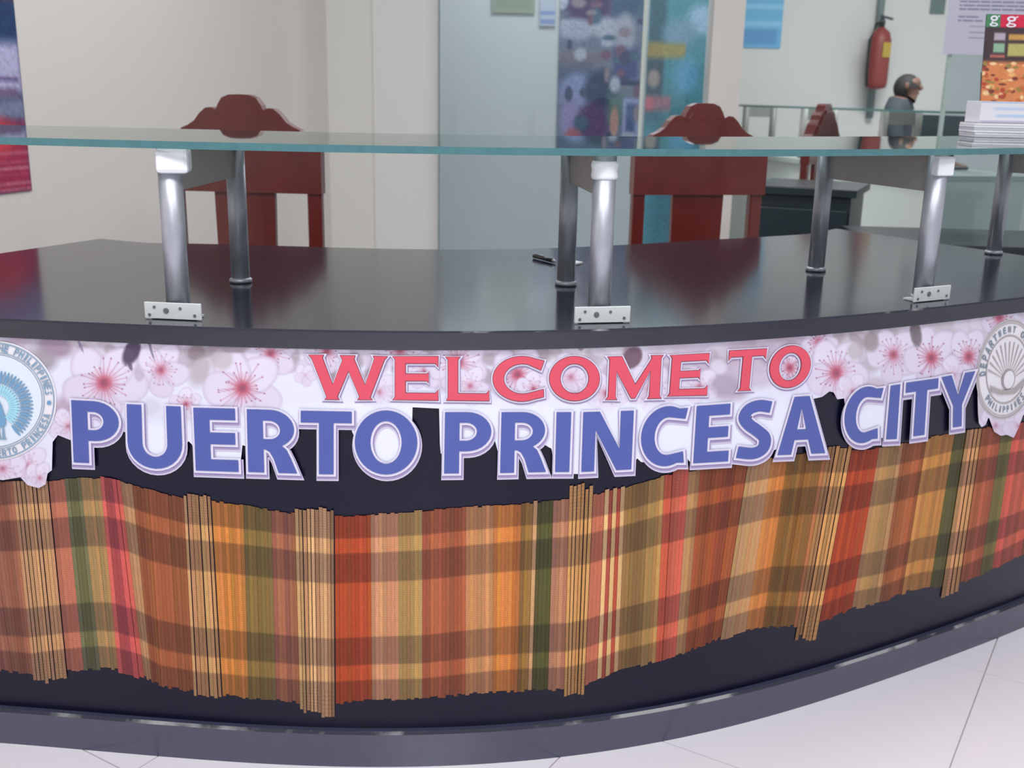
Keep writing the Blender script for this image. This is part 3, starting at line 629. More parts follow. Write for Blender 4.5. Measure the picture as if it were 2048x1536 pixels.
cx, cy, rx, ry, tl = 2007, 737, 60, 100, -0.10
d1 = seal_piece('department_seal', *disc_px(cx, cy, rx, ry, tilt=tl), 0.0066, SEALI, ban); d1['label'] = 'round ivory seal with rays of a rising sun'
for f0, f1 in ((0.955, 0.985), (0.915, 0.93), (0.66, 0.69)):
    p_, q_ = disc_px(cx, cy, rx * f1, ry * f1, 72, f0 / f1, tl, 1); seal_piece('seal_ring', p_, q_, 0.0076, SEALG, d1)
ring_text('DEPARTMENT OF', cx, cy, rx * 0.80, ry * 0.80, 168, 318, 13, SEALT, d1, 0.0080, tilt=tl, wfac=0.7)
ring_text('PHILIPPINES', cx, cy, rx * 0.80, ry * 0.80, 138, 38, 13, SEALT, d1, 0.0080, inside=True, tilt=tl, wfac=0.55)
def epx(f, t): return (cx + rx * f * math.cos(t) + tl * ry * f * math.sin(t), cy + 6 + ry * f * math.sin(t) * 0.97)
sx0, sy0 = cx + 2, cy + 20
for k in range(13):
    t0 = math.radians(183 + k * 14.0); t1 = t0 + math.radians(3.0)
    flat_print('sun_ray', [[(sx0 + 8 * math.cos(t0), sy0 + 12 * math.sin(t0)), epx(0.64, t0), epx(0.64, t1), (sx0 + 8 * math.cos(t1), sy0 + 12 * math.sin(t1))]], 0.0080, SEALG, d1, BL_)
p_, q_ = disc_px(sx0, sy0, 13, 20, 28, tilt=tl, k=2); seal_piece('sun_disc', p_, q_, 0.0086, SEALG, d1)
p_, q_ = disc_px(sx0, sy0, 10.5, 17.5, 28, tilt=tl, k=2); seal_piece('sun_disc', p_, q_, 0.0092, SEALI, d1)
flat_print('seal_wave', [[(cx - 35, cy + 32), (cx - 12, cy + 42), (cx + 14, cy + 38), (cx + 36, cy + 16), (cx + 34, cy + 28), (cx + 14, cy + 48), (cx - 14, cy + 50), (cx - 33, cy + 44)]], 0.0094, SEALG, d1, BL_)

# ------------------------------------------------------------------ woven splint mat on the counter front
matroot = tag(empty('woven_mat', tuple(front(np.array(0.18), np.array(0.25), 0.0))), 'plaid woven splint mat in orange, brown and green wrapped round the counter front', 'mat')
ML = np.array(matroot.location)
GUIDE = [(-150, 968, -90, 1330), (-30, 966, 25, 1343), (25, 962, 66, 1350), (95, 962, 132, 1342), (165, 957, 205, 1336), (205, 956, 240, 1338), (240, 962, 288, 1352), (300, 980, 325, 1372), (370, 998, 390, 1382), (425, 1003, 447, 1388), (490, 1012, 500, 1395), (590, 1028, 600, 1404),
         (668, 1034, 670, 1406), (745, 1030, 748, 1399), (845, 1022, 845, 1396), (928, 1015, 927, 1388), (985, 1012, 983, 1383), (1075, 1006, 1063, 1380), (1137, 998, 1127, 1378), (1187, 990, 1170, 1368), (1245, 977, 1231, 1342), (1329, 952, 1311, 1322), (1399, 940, 1369, 1304),
         (1494, 925, 1439, 1276), (1574, 912, 1524, 1252), (1649, 903, 1589, 1252), (1699, 903, 1634, 1248), (1754, 897, 1699, 1218), (1804, 888, 1756, 1206), (1869, 874, 1819, 1180), (1919, 862, 1869, 1174), (1964, 857, 1919, 1166), (2048, 846, 2004, 1130), (2130, 836, 2092, 1080), (2220, 820, 2180, 1030)]
G = np.array(GUIDE, float)
STR = [(-150, (160, 100, 76)), (25, (192, 140, 96)), (95, (190, 112, 88)), (130, (112, 108, 70)), (165, (176, 140, 88)), (205, (200, 92, 80)), (240, (190, 142, 100)), (265, (164, 92, 56)), (370, (206, 146, 90)), (425, (208, 132, 62)), (490, (140, 112, 60)), (545, (164, 102, 74)), (590, (150, 88, 62)),
       (668, (182, 78, 40)), (745, (208, 146, 102)), (800, (180, 140, 84)), (845, (176, 96, 64)), (930, (208, 146, 92)), (985, (208, 128, 62)), (1040, (150, 110, 56)), (1075, (92, 86, 46)), (1105, (192, 134, 100)), (1137, (206, 150, 96)), (1187, (190, 112, 80)), (1206, (196, 88, 66)), (1245, (148, 112, 60)),
       (1300, (186, 140, 80)), (1330, (218, 100, 68)), (1375, (190, 140, 92)), (1400, (158, 80, 44)), (1494, (192, 140, 92)), (1545, (204, 128, 62)), (1574, (146, 96, 44)), (1649, (178, 118, 70)), (1699, (178, 70, 34)), (1754, (186, 140, 90)), (1804, (164, 92, 54)), (1850, (196, 134, 70)), (1910, (96, 90, 48)), (1935, (200, 144, 92)), (1965, (176, 92, 62)), (2000, (120, 104, 56)), (2030, (204, 96, 78)), (2080, (170, 100, 64))]
BUNDLE = [(203, 236, (206, 92, 86), 3, 7), (1346, 1378, (216, 104, 76), 14, 2), (1496, 1516, (206, 156, 104), 2, 4), (30, 95, (206, 156, 108), 0, 18), (372, 424, (214, 160, 104), 10, 8), (592, 667, (216, 164, 116), 16, 26), (1138, 1188, (222, 164, 98), 24, 22), (1652, 1700, (206, 146, 90), 10, 30), (1936, 1962, (212, 156, 102), 0, 22)]
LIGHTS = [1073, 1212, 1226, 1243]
sm = bpy.data.materials.new('dyed_splint'); sm.use_nodes = True; nt = sm.node_tree; b = nt.nodes['Principled BSDF']
oi = nt.nodes.new('ShaderNodeObjectInfo'); av = nt.nodes.new('ShaderNodeAttribute'); av.attribute_name = 'along'
ramp = nt.nodes.new('ShaderNodeValToRGB'); ramp.color_ramp.interpolation = 'LINEAR'
el = ramp.color_ramp.elements; D_, L_ = (0.52, 0.53, 0.64, 1), (1, 1, 1, 1)
stops = [(0.0, D_), (0.115, D_), (0.125, L_), (0.195, L_), (0.205, D_), (0.355, D_), (0.365, L_), (0.65, L_), (0.66, D_), (0.80, D_), (0.81, L_), (0.882, L_), (0.892, D_), (1.0, D_)]
el[0].position, el[0].color = stops[0]; el[1].position, el[1].color = stops[-1]
for p_, c_ in stops[1:-1]:
    e_ = el.new(p_); e_.color = c_
wv = nt.nodes.new('ShaderNodeMath'); wv.operation = 'MULTIPLY'; wv.inputs[1].default_value = 620.0
sn = nt.nodes.new('ShaderNodeMath'); sn.operation = 'SINE'
rg = nt.nodes.new('ShaderNodeMapRange'); rg.inputs[1].default_value = -1; rg.inputs[2].default_value = 1; rg.inputs[3].default_value = 0.84; rg.inputs[4].default_value = 1.04
nz = nt.nodes.new('ShaderNodeTexNoise'); nz.inputs['Scale'].default_value = 420; tcc = nt.nodes.new('ShaderNodeTexCoord')
mpn = nt.nodes.new('ShaderNodeMapping'); mpn.inputs['Scale'].default_value = (1, 1, 0.03)
rn = nt.nodes.new('ShaderNodeMapRange'); rn.inputs[3].default_value = 0.84; rn.inputs[4].default_value = 1.28
nt.links.new(tcc.outputs['Object'], mpn.inputs[0]); nt.links.new(mpn.outputs[0], nz.inputs['Vector']); nt.links.new(nz.outputs['Fac'], rn.inputs[0])
nt.links.new(av.outputs['Fac'], ramp.inputs[0]); nt.links.new(av.outputs['Fac'], wv.inputs[0]); nt.links.new(wv.outputs[0], sn.inputs[0]); nt.links.new(sn.outputs[0], rg.inputs[0])
def mulc(aout, bout):
    mx = nt.nodes.new('ShaderNodeMix'); mx.data_type = 'RGBA'; mx.blend_type = 'MULTIPLY'; mx.inputs['Factor'].default_value = 1
    nt.links.new(aout, mx.inputs['A']); nt.links.new(bout, mx.inputs['B']); return mx.outputs['Result']
c_ = mulc(mulc(mulc(oi.outputs['Color'], ramp.outputs['Color']), rg.outputs[0]), rn.outputs[0])
nt.links.new(c_, b.inputs['Base Color']); b.inputs['Roughness'].default_value = 0.6; b.inputs['Specular IOR Level'].default_value = 0.3
# backing layer of fine strips directly behind (keeps the plaid closed between splints)
NSP = 296
edges = np.linspace(-140, 2210, NSP + 1)
def gi(u, k): return np.interp(u, G[:, 0], G[:, k])
rows = 9; tt = np.linspace(0, 1, rows)
def splint(u0, u1, col, e_top, e_bot, off, name='splint', thick=0.0010, along_off=0.0):
    def line(u):
        xt, yt_, xb, yb_ = u, gi(u, 1), gi(u, 2), gi(u, 3)
        l = np.hypot(xb - xt, yb_ - yt_)
        ya, yb2 = -e_top / l, 1 + e_bot / l
        s = ya + (yb2 - ya) * tt
        return xt + (xb - xt) * s, yt_ + (yb_ - yt_) * s, s
    vs = []; al = []
    for f, dz in ((0.0, 0.35), (0.18, 1.0), (0.5, 1.12), (0.82, 1.0), (1.0, 0.35)):
        x_, y_, s_ = line(u0 + (u1 - u0) * f); a, z = on_front(x_, y_)
        vs.append(front(a, z, off + dz * thick)); al.append(s_)
    V = np.concatenate(vs); al = np.clip(np.concatenate(al) + along_off, 0, 1); k = 5; fs = []
    for j in range(k - 1):
        for i in range(rows - 1): fs.append((j * rows + i, j * rows + i + 1, (j + 1) * rows + i + 1, (j + 1) * rows + i))
    fs += [tuple(j * rows for j in range(k)), tuple(j * rows + rows - 1 for j in reversed(range(k)))]
    ob = mesh(name, V, fs, sm, matroot, local=ML)
    if ob.data.polygons[rows].normal.y > 0: ob.data.flip_normals()
    at = ob.data.attributes.new('along', 'FLOAT', 'POINT'); at.data.foreach_set('value', al.astype(np.float32))
    ob.color = (*lin(col), 1)
    return ob
sx_ = np.array([s[0] for s in STR])
for i in range(NSP):
    u0, u1 = edges[i], edges[i + 1]; um = (u0 + u1) / 2
    col = np.array(STR[int(np.searchsorted(sx_, um, 'right')) - 1][1], float)
    et, eb, off = random.uniform(-1, 3), random.uniform(-3, 3), 0.0004 + random.uniform(0, 0.0005)
    wob = 0.006 * math.sin(um * 0.013)
    for b0, b1, bc, bt, bb in BUNDLE:
        if b0 <= um <= b1:
            col = np.array(bc) * random.uniform(0.86, 1.05); et = bt * random.uniform(0.55, 1.15) + 1; eb = bb * random.uniform(0.5, 1.1); off += random.uniform(0.0004, 0.0014)
            g_ = random.uniform(0.04, 0.28) * (u1 - u0) if bb + bt >= 17 and b0 not in (1346,) else 0.0; u1 -= g_
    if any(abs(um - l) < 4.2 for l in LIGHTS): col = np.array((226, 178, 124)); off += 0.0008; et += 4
    col = np.clip(col * random.uniform(0.90, 1.08) + np.array([random.uniform(-5, 5) for _ in range(3)]), 8, 250)
    splint(u0, u1, col, et, eb, off, along_off=wob)

# ------------------------------------------------------------------ carved wooden chairs
def make_chair(name, label, group):
    """carved-crest mahogany chair; origin at floor centre of the back, facing -Y"""
    t = tag(empty(name), label, 'chair', group)
    hw = 0.218
    for s in (-1, 1):
        v = [(s * hw - s * 0.0, 0, 0)]
        xs_ = sorted((s * hw, s * (hw - 0.040)))
        P = [(0.05, 0.0), (0.085, 0.0), (0.032, 0.45), (0.030, 0.99), (0.0, 0.99), (-0.002, 0.45)]
        vs = [(xs_[0], y, z) for y, z in P] + [(xs_[1], y, z) for y, z in P]; k = len(P)
        fs = [tuple(range(k)), tuple(range(2 * k - 1, k - 1, -1))] + [(i, k + i, k + (i + 1) % k, (i + 1) % k) for i in range(k)]
        o = mesh('back_leg', vs, fs, WOOD, t)
        md = o.modifiers.new('bevel', 'BEVEL'); md.width = 0.004; md.segments = 2; md.limit_method = 'ANGLE'
    # carved crest: lobed outline, two thin raised layers
    half = [(0.0, 1.135), (0.028, 1.134), (0.048, 1.126), (0.060, 1.108), (0.066, 1.094), (0.080, 1.100), (0.095, 1.098), (0.112, 1.084), (0.128, 1.064), (0.146, 1.052), (0.165, 1.044), (0.182, 1.024), (0.200, 1.004), (0.222, 0.988), (0.222, 0.872)]
    out_ = [(x, z) for x, z in half] + [(-x, z) for x, z in reversed(half[1:])]
    def slab(nm, pts, y0, y1, bev):
        pl = [[Vector((x, z, 0)) for x, z in pts]]; tr = tessellate_polygon(pl); n_ = len(pts)
        vs = [(x, y0, z) for x, z in pts] + [(x, y1, z) for x, z in pts]
        fs = [tuple(r) for r in tr] + [tuple(n_ + i for i in reversed(r)) for r in tr] + [(i, n_ + i, n_ + (i + 1) % n_, (i + 1) % n_) for i in range(n_)]
        ob = mesh(nm, vs, fs, WOOD, t)
        bm_ = __import__('bmesh').new(); bm_.from_mesh(ob.data); __import__('bmesh').ops.recalc_face_normals(bm_, faces=bm_.faces); bm_.to_mesh(ob.data); bm_.free()
        return ob
    slab('crest_rail', out_, -0.010, 0.032, 0)
    inner = [(x * 0.86, 0.985 + (z - 0.985) * 0.86) for x, z in half[:-2]]
    slab('crest_carving', inner + [(-x, z) for x, z in reversed(inner[1:])], -0.016, -0.009, 0)
    slab('splat', [(-0.080, 0.47), (0.080, 0.47), (0.086, 0.88), (-0.086, 0.88)], 0.004, 0.022, 0)
    box('lower_rail', (0, 0.014, 0.50), (0.36, 0.022, 0.05), WOOD, t, bev=0.003)
    sv = [(-0.205, 0.03), (0.205, 0.03), (0.225, -0.40), (-0.225, -0.40)]
    prism('seat', sv, 0.43, 0.465, WOOD, t, bev=0.01)
    for s in (-1, 1):
        box('apron', (s * 0.195, -0.185, 0.395), (0.02, 0.40, 0.06), WOOD, t)
        o = tube('front_leg', [(s * 0.198, -0.375, 0), (s * 0.198, -0.375, 0.06), (s * 0.198, -0.375, 0.40), (s * 0.198, -0.375, 0.43)], [0.016, 0.020, 0.026, 0.026], WOOD, t, 12)
    box('front_apron', (0, -0.375, 0.395), (0.37, 0.02, 0.06), WOOD, t)
    return t
def dup(root, loc, rz, label):
    r = root.copy(); COL.objects.link(r); r.location = loc; r.rotation_euler = (0, 0, rz); r['label'] = label
    for ch in list(root.children):
        c = ch.copy(); COL.objects.link(c); c.parent = r
        for g in ch.children:
            d = g.copy(); COL.objects.link(d); d.parent = c
    return r
ch1 = make_chair('wooden_chair', 'dark red wooden chair with a carved lobed crest before the cream wall', 'carved wooden chairs behind the counters')
ch1.location = (-0.757, 3.0, 0); ch1.rotation_euler = (0, 0, math.radians(-4))
ch2 = dup(ch1, (0.543, 3.2, 0), math.radians(12), 'dark red wooden chair with a carved lobed crest before the pale pillar')
c3 = at_y(1652, 230, 5.0)
ch2.scale = (0.93, 1, 1)
ch3 = dup(ch1, (float(c3[0]), 5.0, 0), math.radians(58), 'dark wooden carved chair seen edge on behind the shelf, near the extinguisher')

# ------------------------------------------------------------------ printed flat panels (posters, cards)
def panel(name, quad, th, nu, nv, items, base, mt, parent=None, local=None, haze=0.0, seed=0, grain=0.0):
    """thin board; quad = TL,TR,BR,BL world points. items: (u0,v0,u1,v1,colour,soft) boxes or ('e',cu,cv,ru,rv,colour,soft) ellipses, v down"""
    TL, TR_, BR_, BL2 = [np.asarray(q, float) for q in quad]
    u = np.linspace(0, 1, nu); v = np.linspace(0, 1, nv); U, Vv = np.meshgrid(u, v)
    P = (1 - Vv[..., None]) * ((1 - U[..., None]) * TL + U[..., None] * TR_) + Vv[..., None] * ((1 - U[..., None]) * BL2 + U[..., None] * BR_)
    C = np.empty(U.shape + (3,)); C[:] = base
    for it in items:
        if it[0] == 'e':
            _, cu, cv, ru, rv, col, sf = it; d = np.hypot((U - cu) / ru, (Vv - cv) / rv) - 1; al = np.clip(0.5 - d / max(sf, 1e-3), 0, 1)
        else:
            u0, v0, u1, v1, col, sf = it; d = np.maximum(np.maximum(u0 - U, U - u1), np.maximum(v0 - Vv, Vv - v1)); al = np.clip(0.5 - d / max(sf, 1e-3), 0, 1)
        C = C * (1 - al[..., None]) + np.array(col, float) * al[..., None]
    C = C * (1 - haze) + np.array([158, 164, 174]) * haze  # pale haze painted into the print colours of panels behind glass
    if grain: C = np.clip(C * (1 + grain * np.random.default_rng(seed).standard_normal(U.shape))[..., None], 0, 255)
    nrm = np.cross(TR_ - TL, BL2 - TL); nrm /= np.linalg.norm(nrm)
    vs = np.concatenate([P.reshape(-1, 3), np.array([TL, TR_, BR_, BL2]) + nrm * th, np.array([TL, TR_, BR_, BL2])]); idx = np.arange(nu * nv).reshape(nv, nu)
    fs = np.stack([idx[:-1, :-1], idx[1:, :-1], idx[1:, 1:], idx[:-1, 1:]], -1).reshape(-1, 4).tolist(); n0 = nu * nv
    fs += [(n0, n0 + 1, n0 + 2, n0 + 3)] + [(n0 + 4 + i, n0 + 4 + (i + 1) % 4, n0 + (i + 1) % 4, n0 + i) for i in range(4)]
    me = bpy.data.meshes.new(name); L = np.zeros(3) if local is None else np.asarray(local)
    me.from_pydata((vs - L).tolist(), [], fs); me.update()
    ca = me.color_attributes.new('ink', 'FLOAT_COLOR', 'POINT')
    cc = np.concatenate([lin(C.reshape(-1, 3)), np.tile(lin(base), (8, 1))]); ca.data.foreach_set('color', np.concatenate([cc, np.ones((len(cc), 1))], 1).astype(np.float32).ravel())
    return link(name, me, mt, parent)
# tall poster on the left wall
def on_wall(px, py):
    d = ray(px, py); t = ((W0[0]) * wn[0] + W0[1] * wn[1]) / (d[0] * wn[0] + d[1] * wn[1]); return CAM + d * t
rb = on_wall(62, 381); off = -wn * 0.004
def wp(s, z): q = rb[:2] + wd * s + off; return np.array([q[0], q[1], z])
zb = float(rb[2]); zt2 = zb + 0.92
tag(panel('poster', (wp(-0.55, zt2), wp(0, zt2), wp(0, zb), wp(-0.55, zb)), 0.003, 70, 110,
    [(0, 0, 1, .45, (58, 56, 92), .06), ('e', .75, .36, .5, .10, (92, 72, 80), .4), ('e', .85, .50, .3, .07, (38, 62, 104), .4), (0.3, .555, 1, .70, (178, 176, 210), .04), (.55, .655, .98, .67, (112, 96, 140), .01), (.6, .69, .96, .715, (120, 100, 132), .01),
     (0, .72, 1, .78, (120, 126, 156), .03), (0, .79, 1, 1, (158, 46, 78), .04), ('e', .72, .83, .2, .06, (196, 66, 78), .6)] + [(0, .88 + k * .022, 1, .886 + k * .022, (186, 104, 128), .004) for k in range(6)],
    (70, 66, 100), PAPERINK, seed=3, grain=.05), 'tall dark blue and crimson poster hanging on the cream left wall', 'poster')

# ------------------------------------------------------------------ glass partition and what stands behind it
gp = tag(empty('glass_partition', (XC, 5.14, 0)), 'tall clear glass partition right of the cream column', 'partition')
xm = bx(1283, 5.12); GP = np.array(gp.location)
box('pane', ((XC + xm) / 2, 5.14, 1.43), (xm - XC - 0.006, 0.010, 2.84), PANE, gp, local=GP)
box('pane', ((xm + XD) / 2, 5.14, 1.43), (XD - xm - 0.006, 0.010, 2.84), PANE, gp, local=GP)
for xx, w_, mt_ in ((XC + 0.004, 0.008, mat('pane_edge_dark', (120, 140, 138), .4)), (xm, 0.016, mat('pane_joint', (206, 214, 206), .4))):
    box('pane_joint', (xx, 5.14, 1.43), (w_, 0.014, 2.84), mt_, gp, local=GP)
YP = 6.44
collage = np.random.default_rng(21)
def fq(x0, y0, x1, y1, Y): 
    a, c = at_y(x0, (y0 + y1) / 2, Y), at_y(x1, (y0 + y1) / 2, Y); m_ = (x0 + x1) / 2
    t_, b_ = float(at_y(m_, y0, Y)[2]), float(at_y(m_, y1, Y)[2])
    return ((a[0], Y, t_), (c[0], Y, t_), (c[0], Y, b_), (a[0], Y, b_))
tag(panel('poster', fq(1117, -60, 1284, 291, YP), 0.004, 90, 160,
    [('e', .35, .18, .28, .16, (72, 52, 92), .5), ('e', .2, .33, .22, .06, (176, 182, 200), .5), ('e', .55, .32, .2, .06, (186, 188, 204), .6), (.62, 0, 1, .25, (60, 84, 116), .05), ('e', .78, .36, .12, .12, (176, 176, 190), .5), (.66, .44, .95, .62, (72, 76, 132), .06),
     ('e', .25, .5, .3, .05, (128, 116, 124), .6), (0, .54, .4, .66, (74, 88, 118), .1), ('e', .25, .68, .22, .10, (148, 156, 204), .5), ('e', .52, .68, .2, .12, (34, 52, 84), .5), (.55, .62, 1, .645, (44, 48, 84), .01), (.6, .655, .86, .66, (176, 160, 120), .004),
     ('e', .16, .84, .12, .12, (156, 140, 190), .5), ('e', .45, .87, .2, .12, (88, 56, 104), .6), ('e', .2, .95, .1, .05, (184, 96, 112), .6), (.62, .7, .8, .85, (84, 122, 112), .1), ('e', .70, .86, .05, .09, (206, 150, 130), .5), (.80, .72, .99, .95, (166, 172, 214), .02), (.84, .75, .96, .92, (76, 96, 140), .03), (0, .97, 1, 1, (66, 84, 112), .01)] + [('e', collage.uniform(0, 1), collage.uniform(0, 1), collage.uniform(.03, .09), collage.uniform(.015, .05), [(60, 66, 100), (190, 192, 208), (120, 80, 104), (70, 100, 120), (150, 130, 140)][k % 5], .6) for k in range(46)],
    (116, 124, 146), PAPERINK, seed=5, grain=.06, haze=.22), 'dark blue and purple photo collage poster seen through the glass partition', 'poster')
tag(panel('pull_up_banner', fq(1289, -60, 1409, 520, YP - 0.02), 0.004, 70, 200,
    [(0, 0, .28, .5, (70, 104, 118), .08), ('e', .85, .16, .22, .05, (176, 214, 238), .7), ('e', .5, .21, .25, .05, (136, 172, 196), .8), (.0, .24, .62, .29, (180, 164, 92), .02), (0, .243, .25, .287, (176, 150, 84), .03), (.0, .3, .26, .42, (72, 88, 100), .05),
     ('e', .12, .36, .1, .03, (180, 160, 150), .6), ('e', .65, .35, .2, .06, (104, 178, 216), .8), (0, .42, .42, .47, (226, 116, 128), .02), (.2, .48, 1, 1, (70, 128, 142), .2)],
    (84, 156, 168), PAPERINK, seed=6, grain=.05, haze=.2), 'tall teal banner with a yellow band seen through the glass partition', 'banner')
tag(panel('notice', fq(984, -50, 1070, 26, YP), 0.003, 20, 20, [(.1, .1, .9, .9, (158, 168, 150), .05)], (168, 176, 158), PAPERINK), 'grey green notice sheet at the top of the glass partition', 'notice')
tag(panel('notice', fq(1080, -50, 1112, 52, YP), 0.003, 16, 40, [(.05, .70, .95, .79, (150, 164, 206), .01), (.05, .87, .95, .96, (150, 164, 206), .01), (.05, .3, .95, .4, (150, 164, 206), .01)], (196, 204, 216), PAPERINK), 'small white notice with blue bars beside the photo collage', 'notice')
# far room: wall things
YF = 8.78
tag(panel('poster', fq(1478, -40, 1566, 96, YF), 0.004, 40, 50, [(0, .35, 1, .42, (150, 208, 238), .05), (0, .6, 1, .68, (146, 204, 238), .05), (.05, .72, .9, .95, (104, 160, 206), .05)], (118, 184, 224), PAPERINK), 'light blue poster on the far green wall beside the pillar', 'poster')
tag(panel('wall_box', fq(1863, -30, 1892, 28, YF), 0.05, 6, 10, [], (112, 132, 128), PAPERINK), 'small grey box high on the far wall', 'box')
ex = at_y(1757, 118, 8.62)
fe_ = tag(empty('fire_extinguisher', (float(ex[0]), 8.62, 1.24)), 'red fire extinguisher hanging on the far pale green wall', 'extinguisher'); FE = np.array(fe_.location)
EXR = mat('extinguisher_red', (142, 68, 65), 0.45)
lathe('cylinder', [(0.03, 0.0), (0.075, 0.012), (0.082, 0.05), (0.082, 0.36), (0.065, 0.42), (0.03, 0.45), (0.022, 0.46)], EXR, fe_, 24, tuple(FE), FE)
lathe('valve', [(0.02, 0.46), (0.024, 0.48), (0.024, 0.50), (0.012, 0.53)], mat('dark_grey_metal', (84, 90, 92), 0.4, .6), fe_, 16, tuple(FE), FE)
box('handle', (FE[0] + 0.03, FE[1], FE[2] + 0.53), (0.10, 0.02, 0.016), mat('dark_grey_metal'), fe_, ry=0.25, local=FE)
box('label_plate', (FE[0] + 0.03, FE[1] - 0.079, FE[2] + 0.29), (0.07, 0.006, 0.11), mat('yellow_label', (186, 160, 72), .5), fe_, rz=.35, local=FE)
tube('hose', [FE + np.array(q) for q in ((0.0, -0.02, 0.49), (-0.06, -0.05, 0.48), (-0.10, -0.06, 0.36), (-0.10, -0.06, 0.12), (-0.09, -0.06, 0.02))], 0.011, mat('black_rubber', (40, 42, 44), .6), fe_, 10, FE)
box('hook', (FE[0], FE[1] + 0.045, FE[2] + 0.40), (0.04, 0.09, 0.03), mat('dark_grey_metal'), fe_, local=FE)
pp = at_y(1763, 30, 8.72)
tag(tube('wall_pipe', [(float(pp[0]), 8.755, 1.02), (float(pp[0]), 8.755, 2.90)], 0.028, mat('grey_pipe', (120, 136, 134), .5), None, 14), 'grey pipe running up the far wall behind the extinguisher', 'pipe')

# ------------------------------------------------------------------ second counter in the far room
q1, q2 = at_y(1400, 205, 8.0)[:2], at_y(1880, 220, 5.2)[:2]
u2 = (q2 - q1) / np.linalg.norm(q2 - q1); n2 = np.array([-u2[1], u2[0]]); n2 = n2 if n2[1] > 0 else -n2; L2 = np.linalg.norm(q2 - q1); rz2 = math.atan2(u2[1], u2[0])
mid2 = (q1 + q2) / 2
k2 = tag(empty('far_counter', (*(mid2 + n2 * 0.25), 0)), 'pale counter in the far room under a second glass shelf', 'counter'); KL = np.array(k2.location)
PALE = mat('pale_counter', (206, 214, 206), .5)
box('body', (*(mid2 + n2 * 0.28), 0.39), (L2, 0.5, 0.78), PALE, k2, rz2, local=KL)
box('counter_top', (*(mid2 + n2 * 0.27), 0.795), (L2, 0.56, 0.03), mat('grey_counter_top', (176, 186, 180), .3), k2, rz2, bev=.004, local=KL)
g2 = tag(empty('far_glass_shelf', (*(mid2 + n2 * 0.16), 1.10)), 'straight glass shelf on steel legs over the far pale counter', 'shelf'); G2 = np.array(g2.location)
box('glass_sheet', (*(mid2 + n2 * 0.16), 1.105), (L2, 0.32, 0.010), GLASS, g2, rz2, local=G2)
for sgn in (-1, 1): box('glass_edge', (*(mid2 + n2 * (0.16 + sgn * 0.161)), 1.105), (L2, 0.003, 0.0104), mat('dark_glass_edge', (84, 124, 120), .3), g2, rz2, local=G2)
for s_ in (0.22, 0.50, 0.80):
    b2 = q1 + u2 * L2 * s_
    for dn in (0.07, 0.27): tube('leg', [(*(b2 + n2 * dn), 0.8105), (*(b2 + n2 * dn), 1.099)], 0.022, STEEL2, g2, 14, G2)
    box('plate', (*(b2 + n2 * 0.17), 1.065), (0.006, 0.2, 0.065), STEEL2, g2, rz2, local=G2)
mo = q1 + u2 * L2 * 0.82 + n2 * 0.44
mt_ = tag(empty('monitor', (*mo, 0.8105)), 'dark flat monitor standing on the far pale counter', 'monitor'); MO = np.array(mt_.location)
DK = mat('dark_plastic', (52, 64, 70), .4)
box('screen', (*mo, 1.0), (0.56, 0.03, 0.17), DK, mt_, rz2, bev=.005, local=MO)
box('neck', (*mo, 0.87), (0.05, 0.03, 0.11), DK, mt_, rz2, local=MO); box('foot', (*mo, 0.817), (0.2, 0.12, 0.012), DK, mt_, rz2, bev=.003, local=MO)

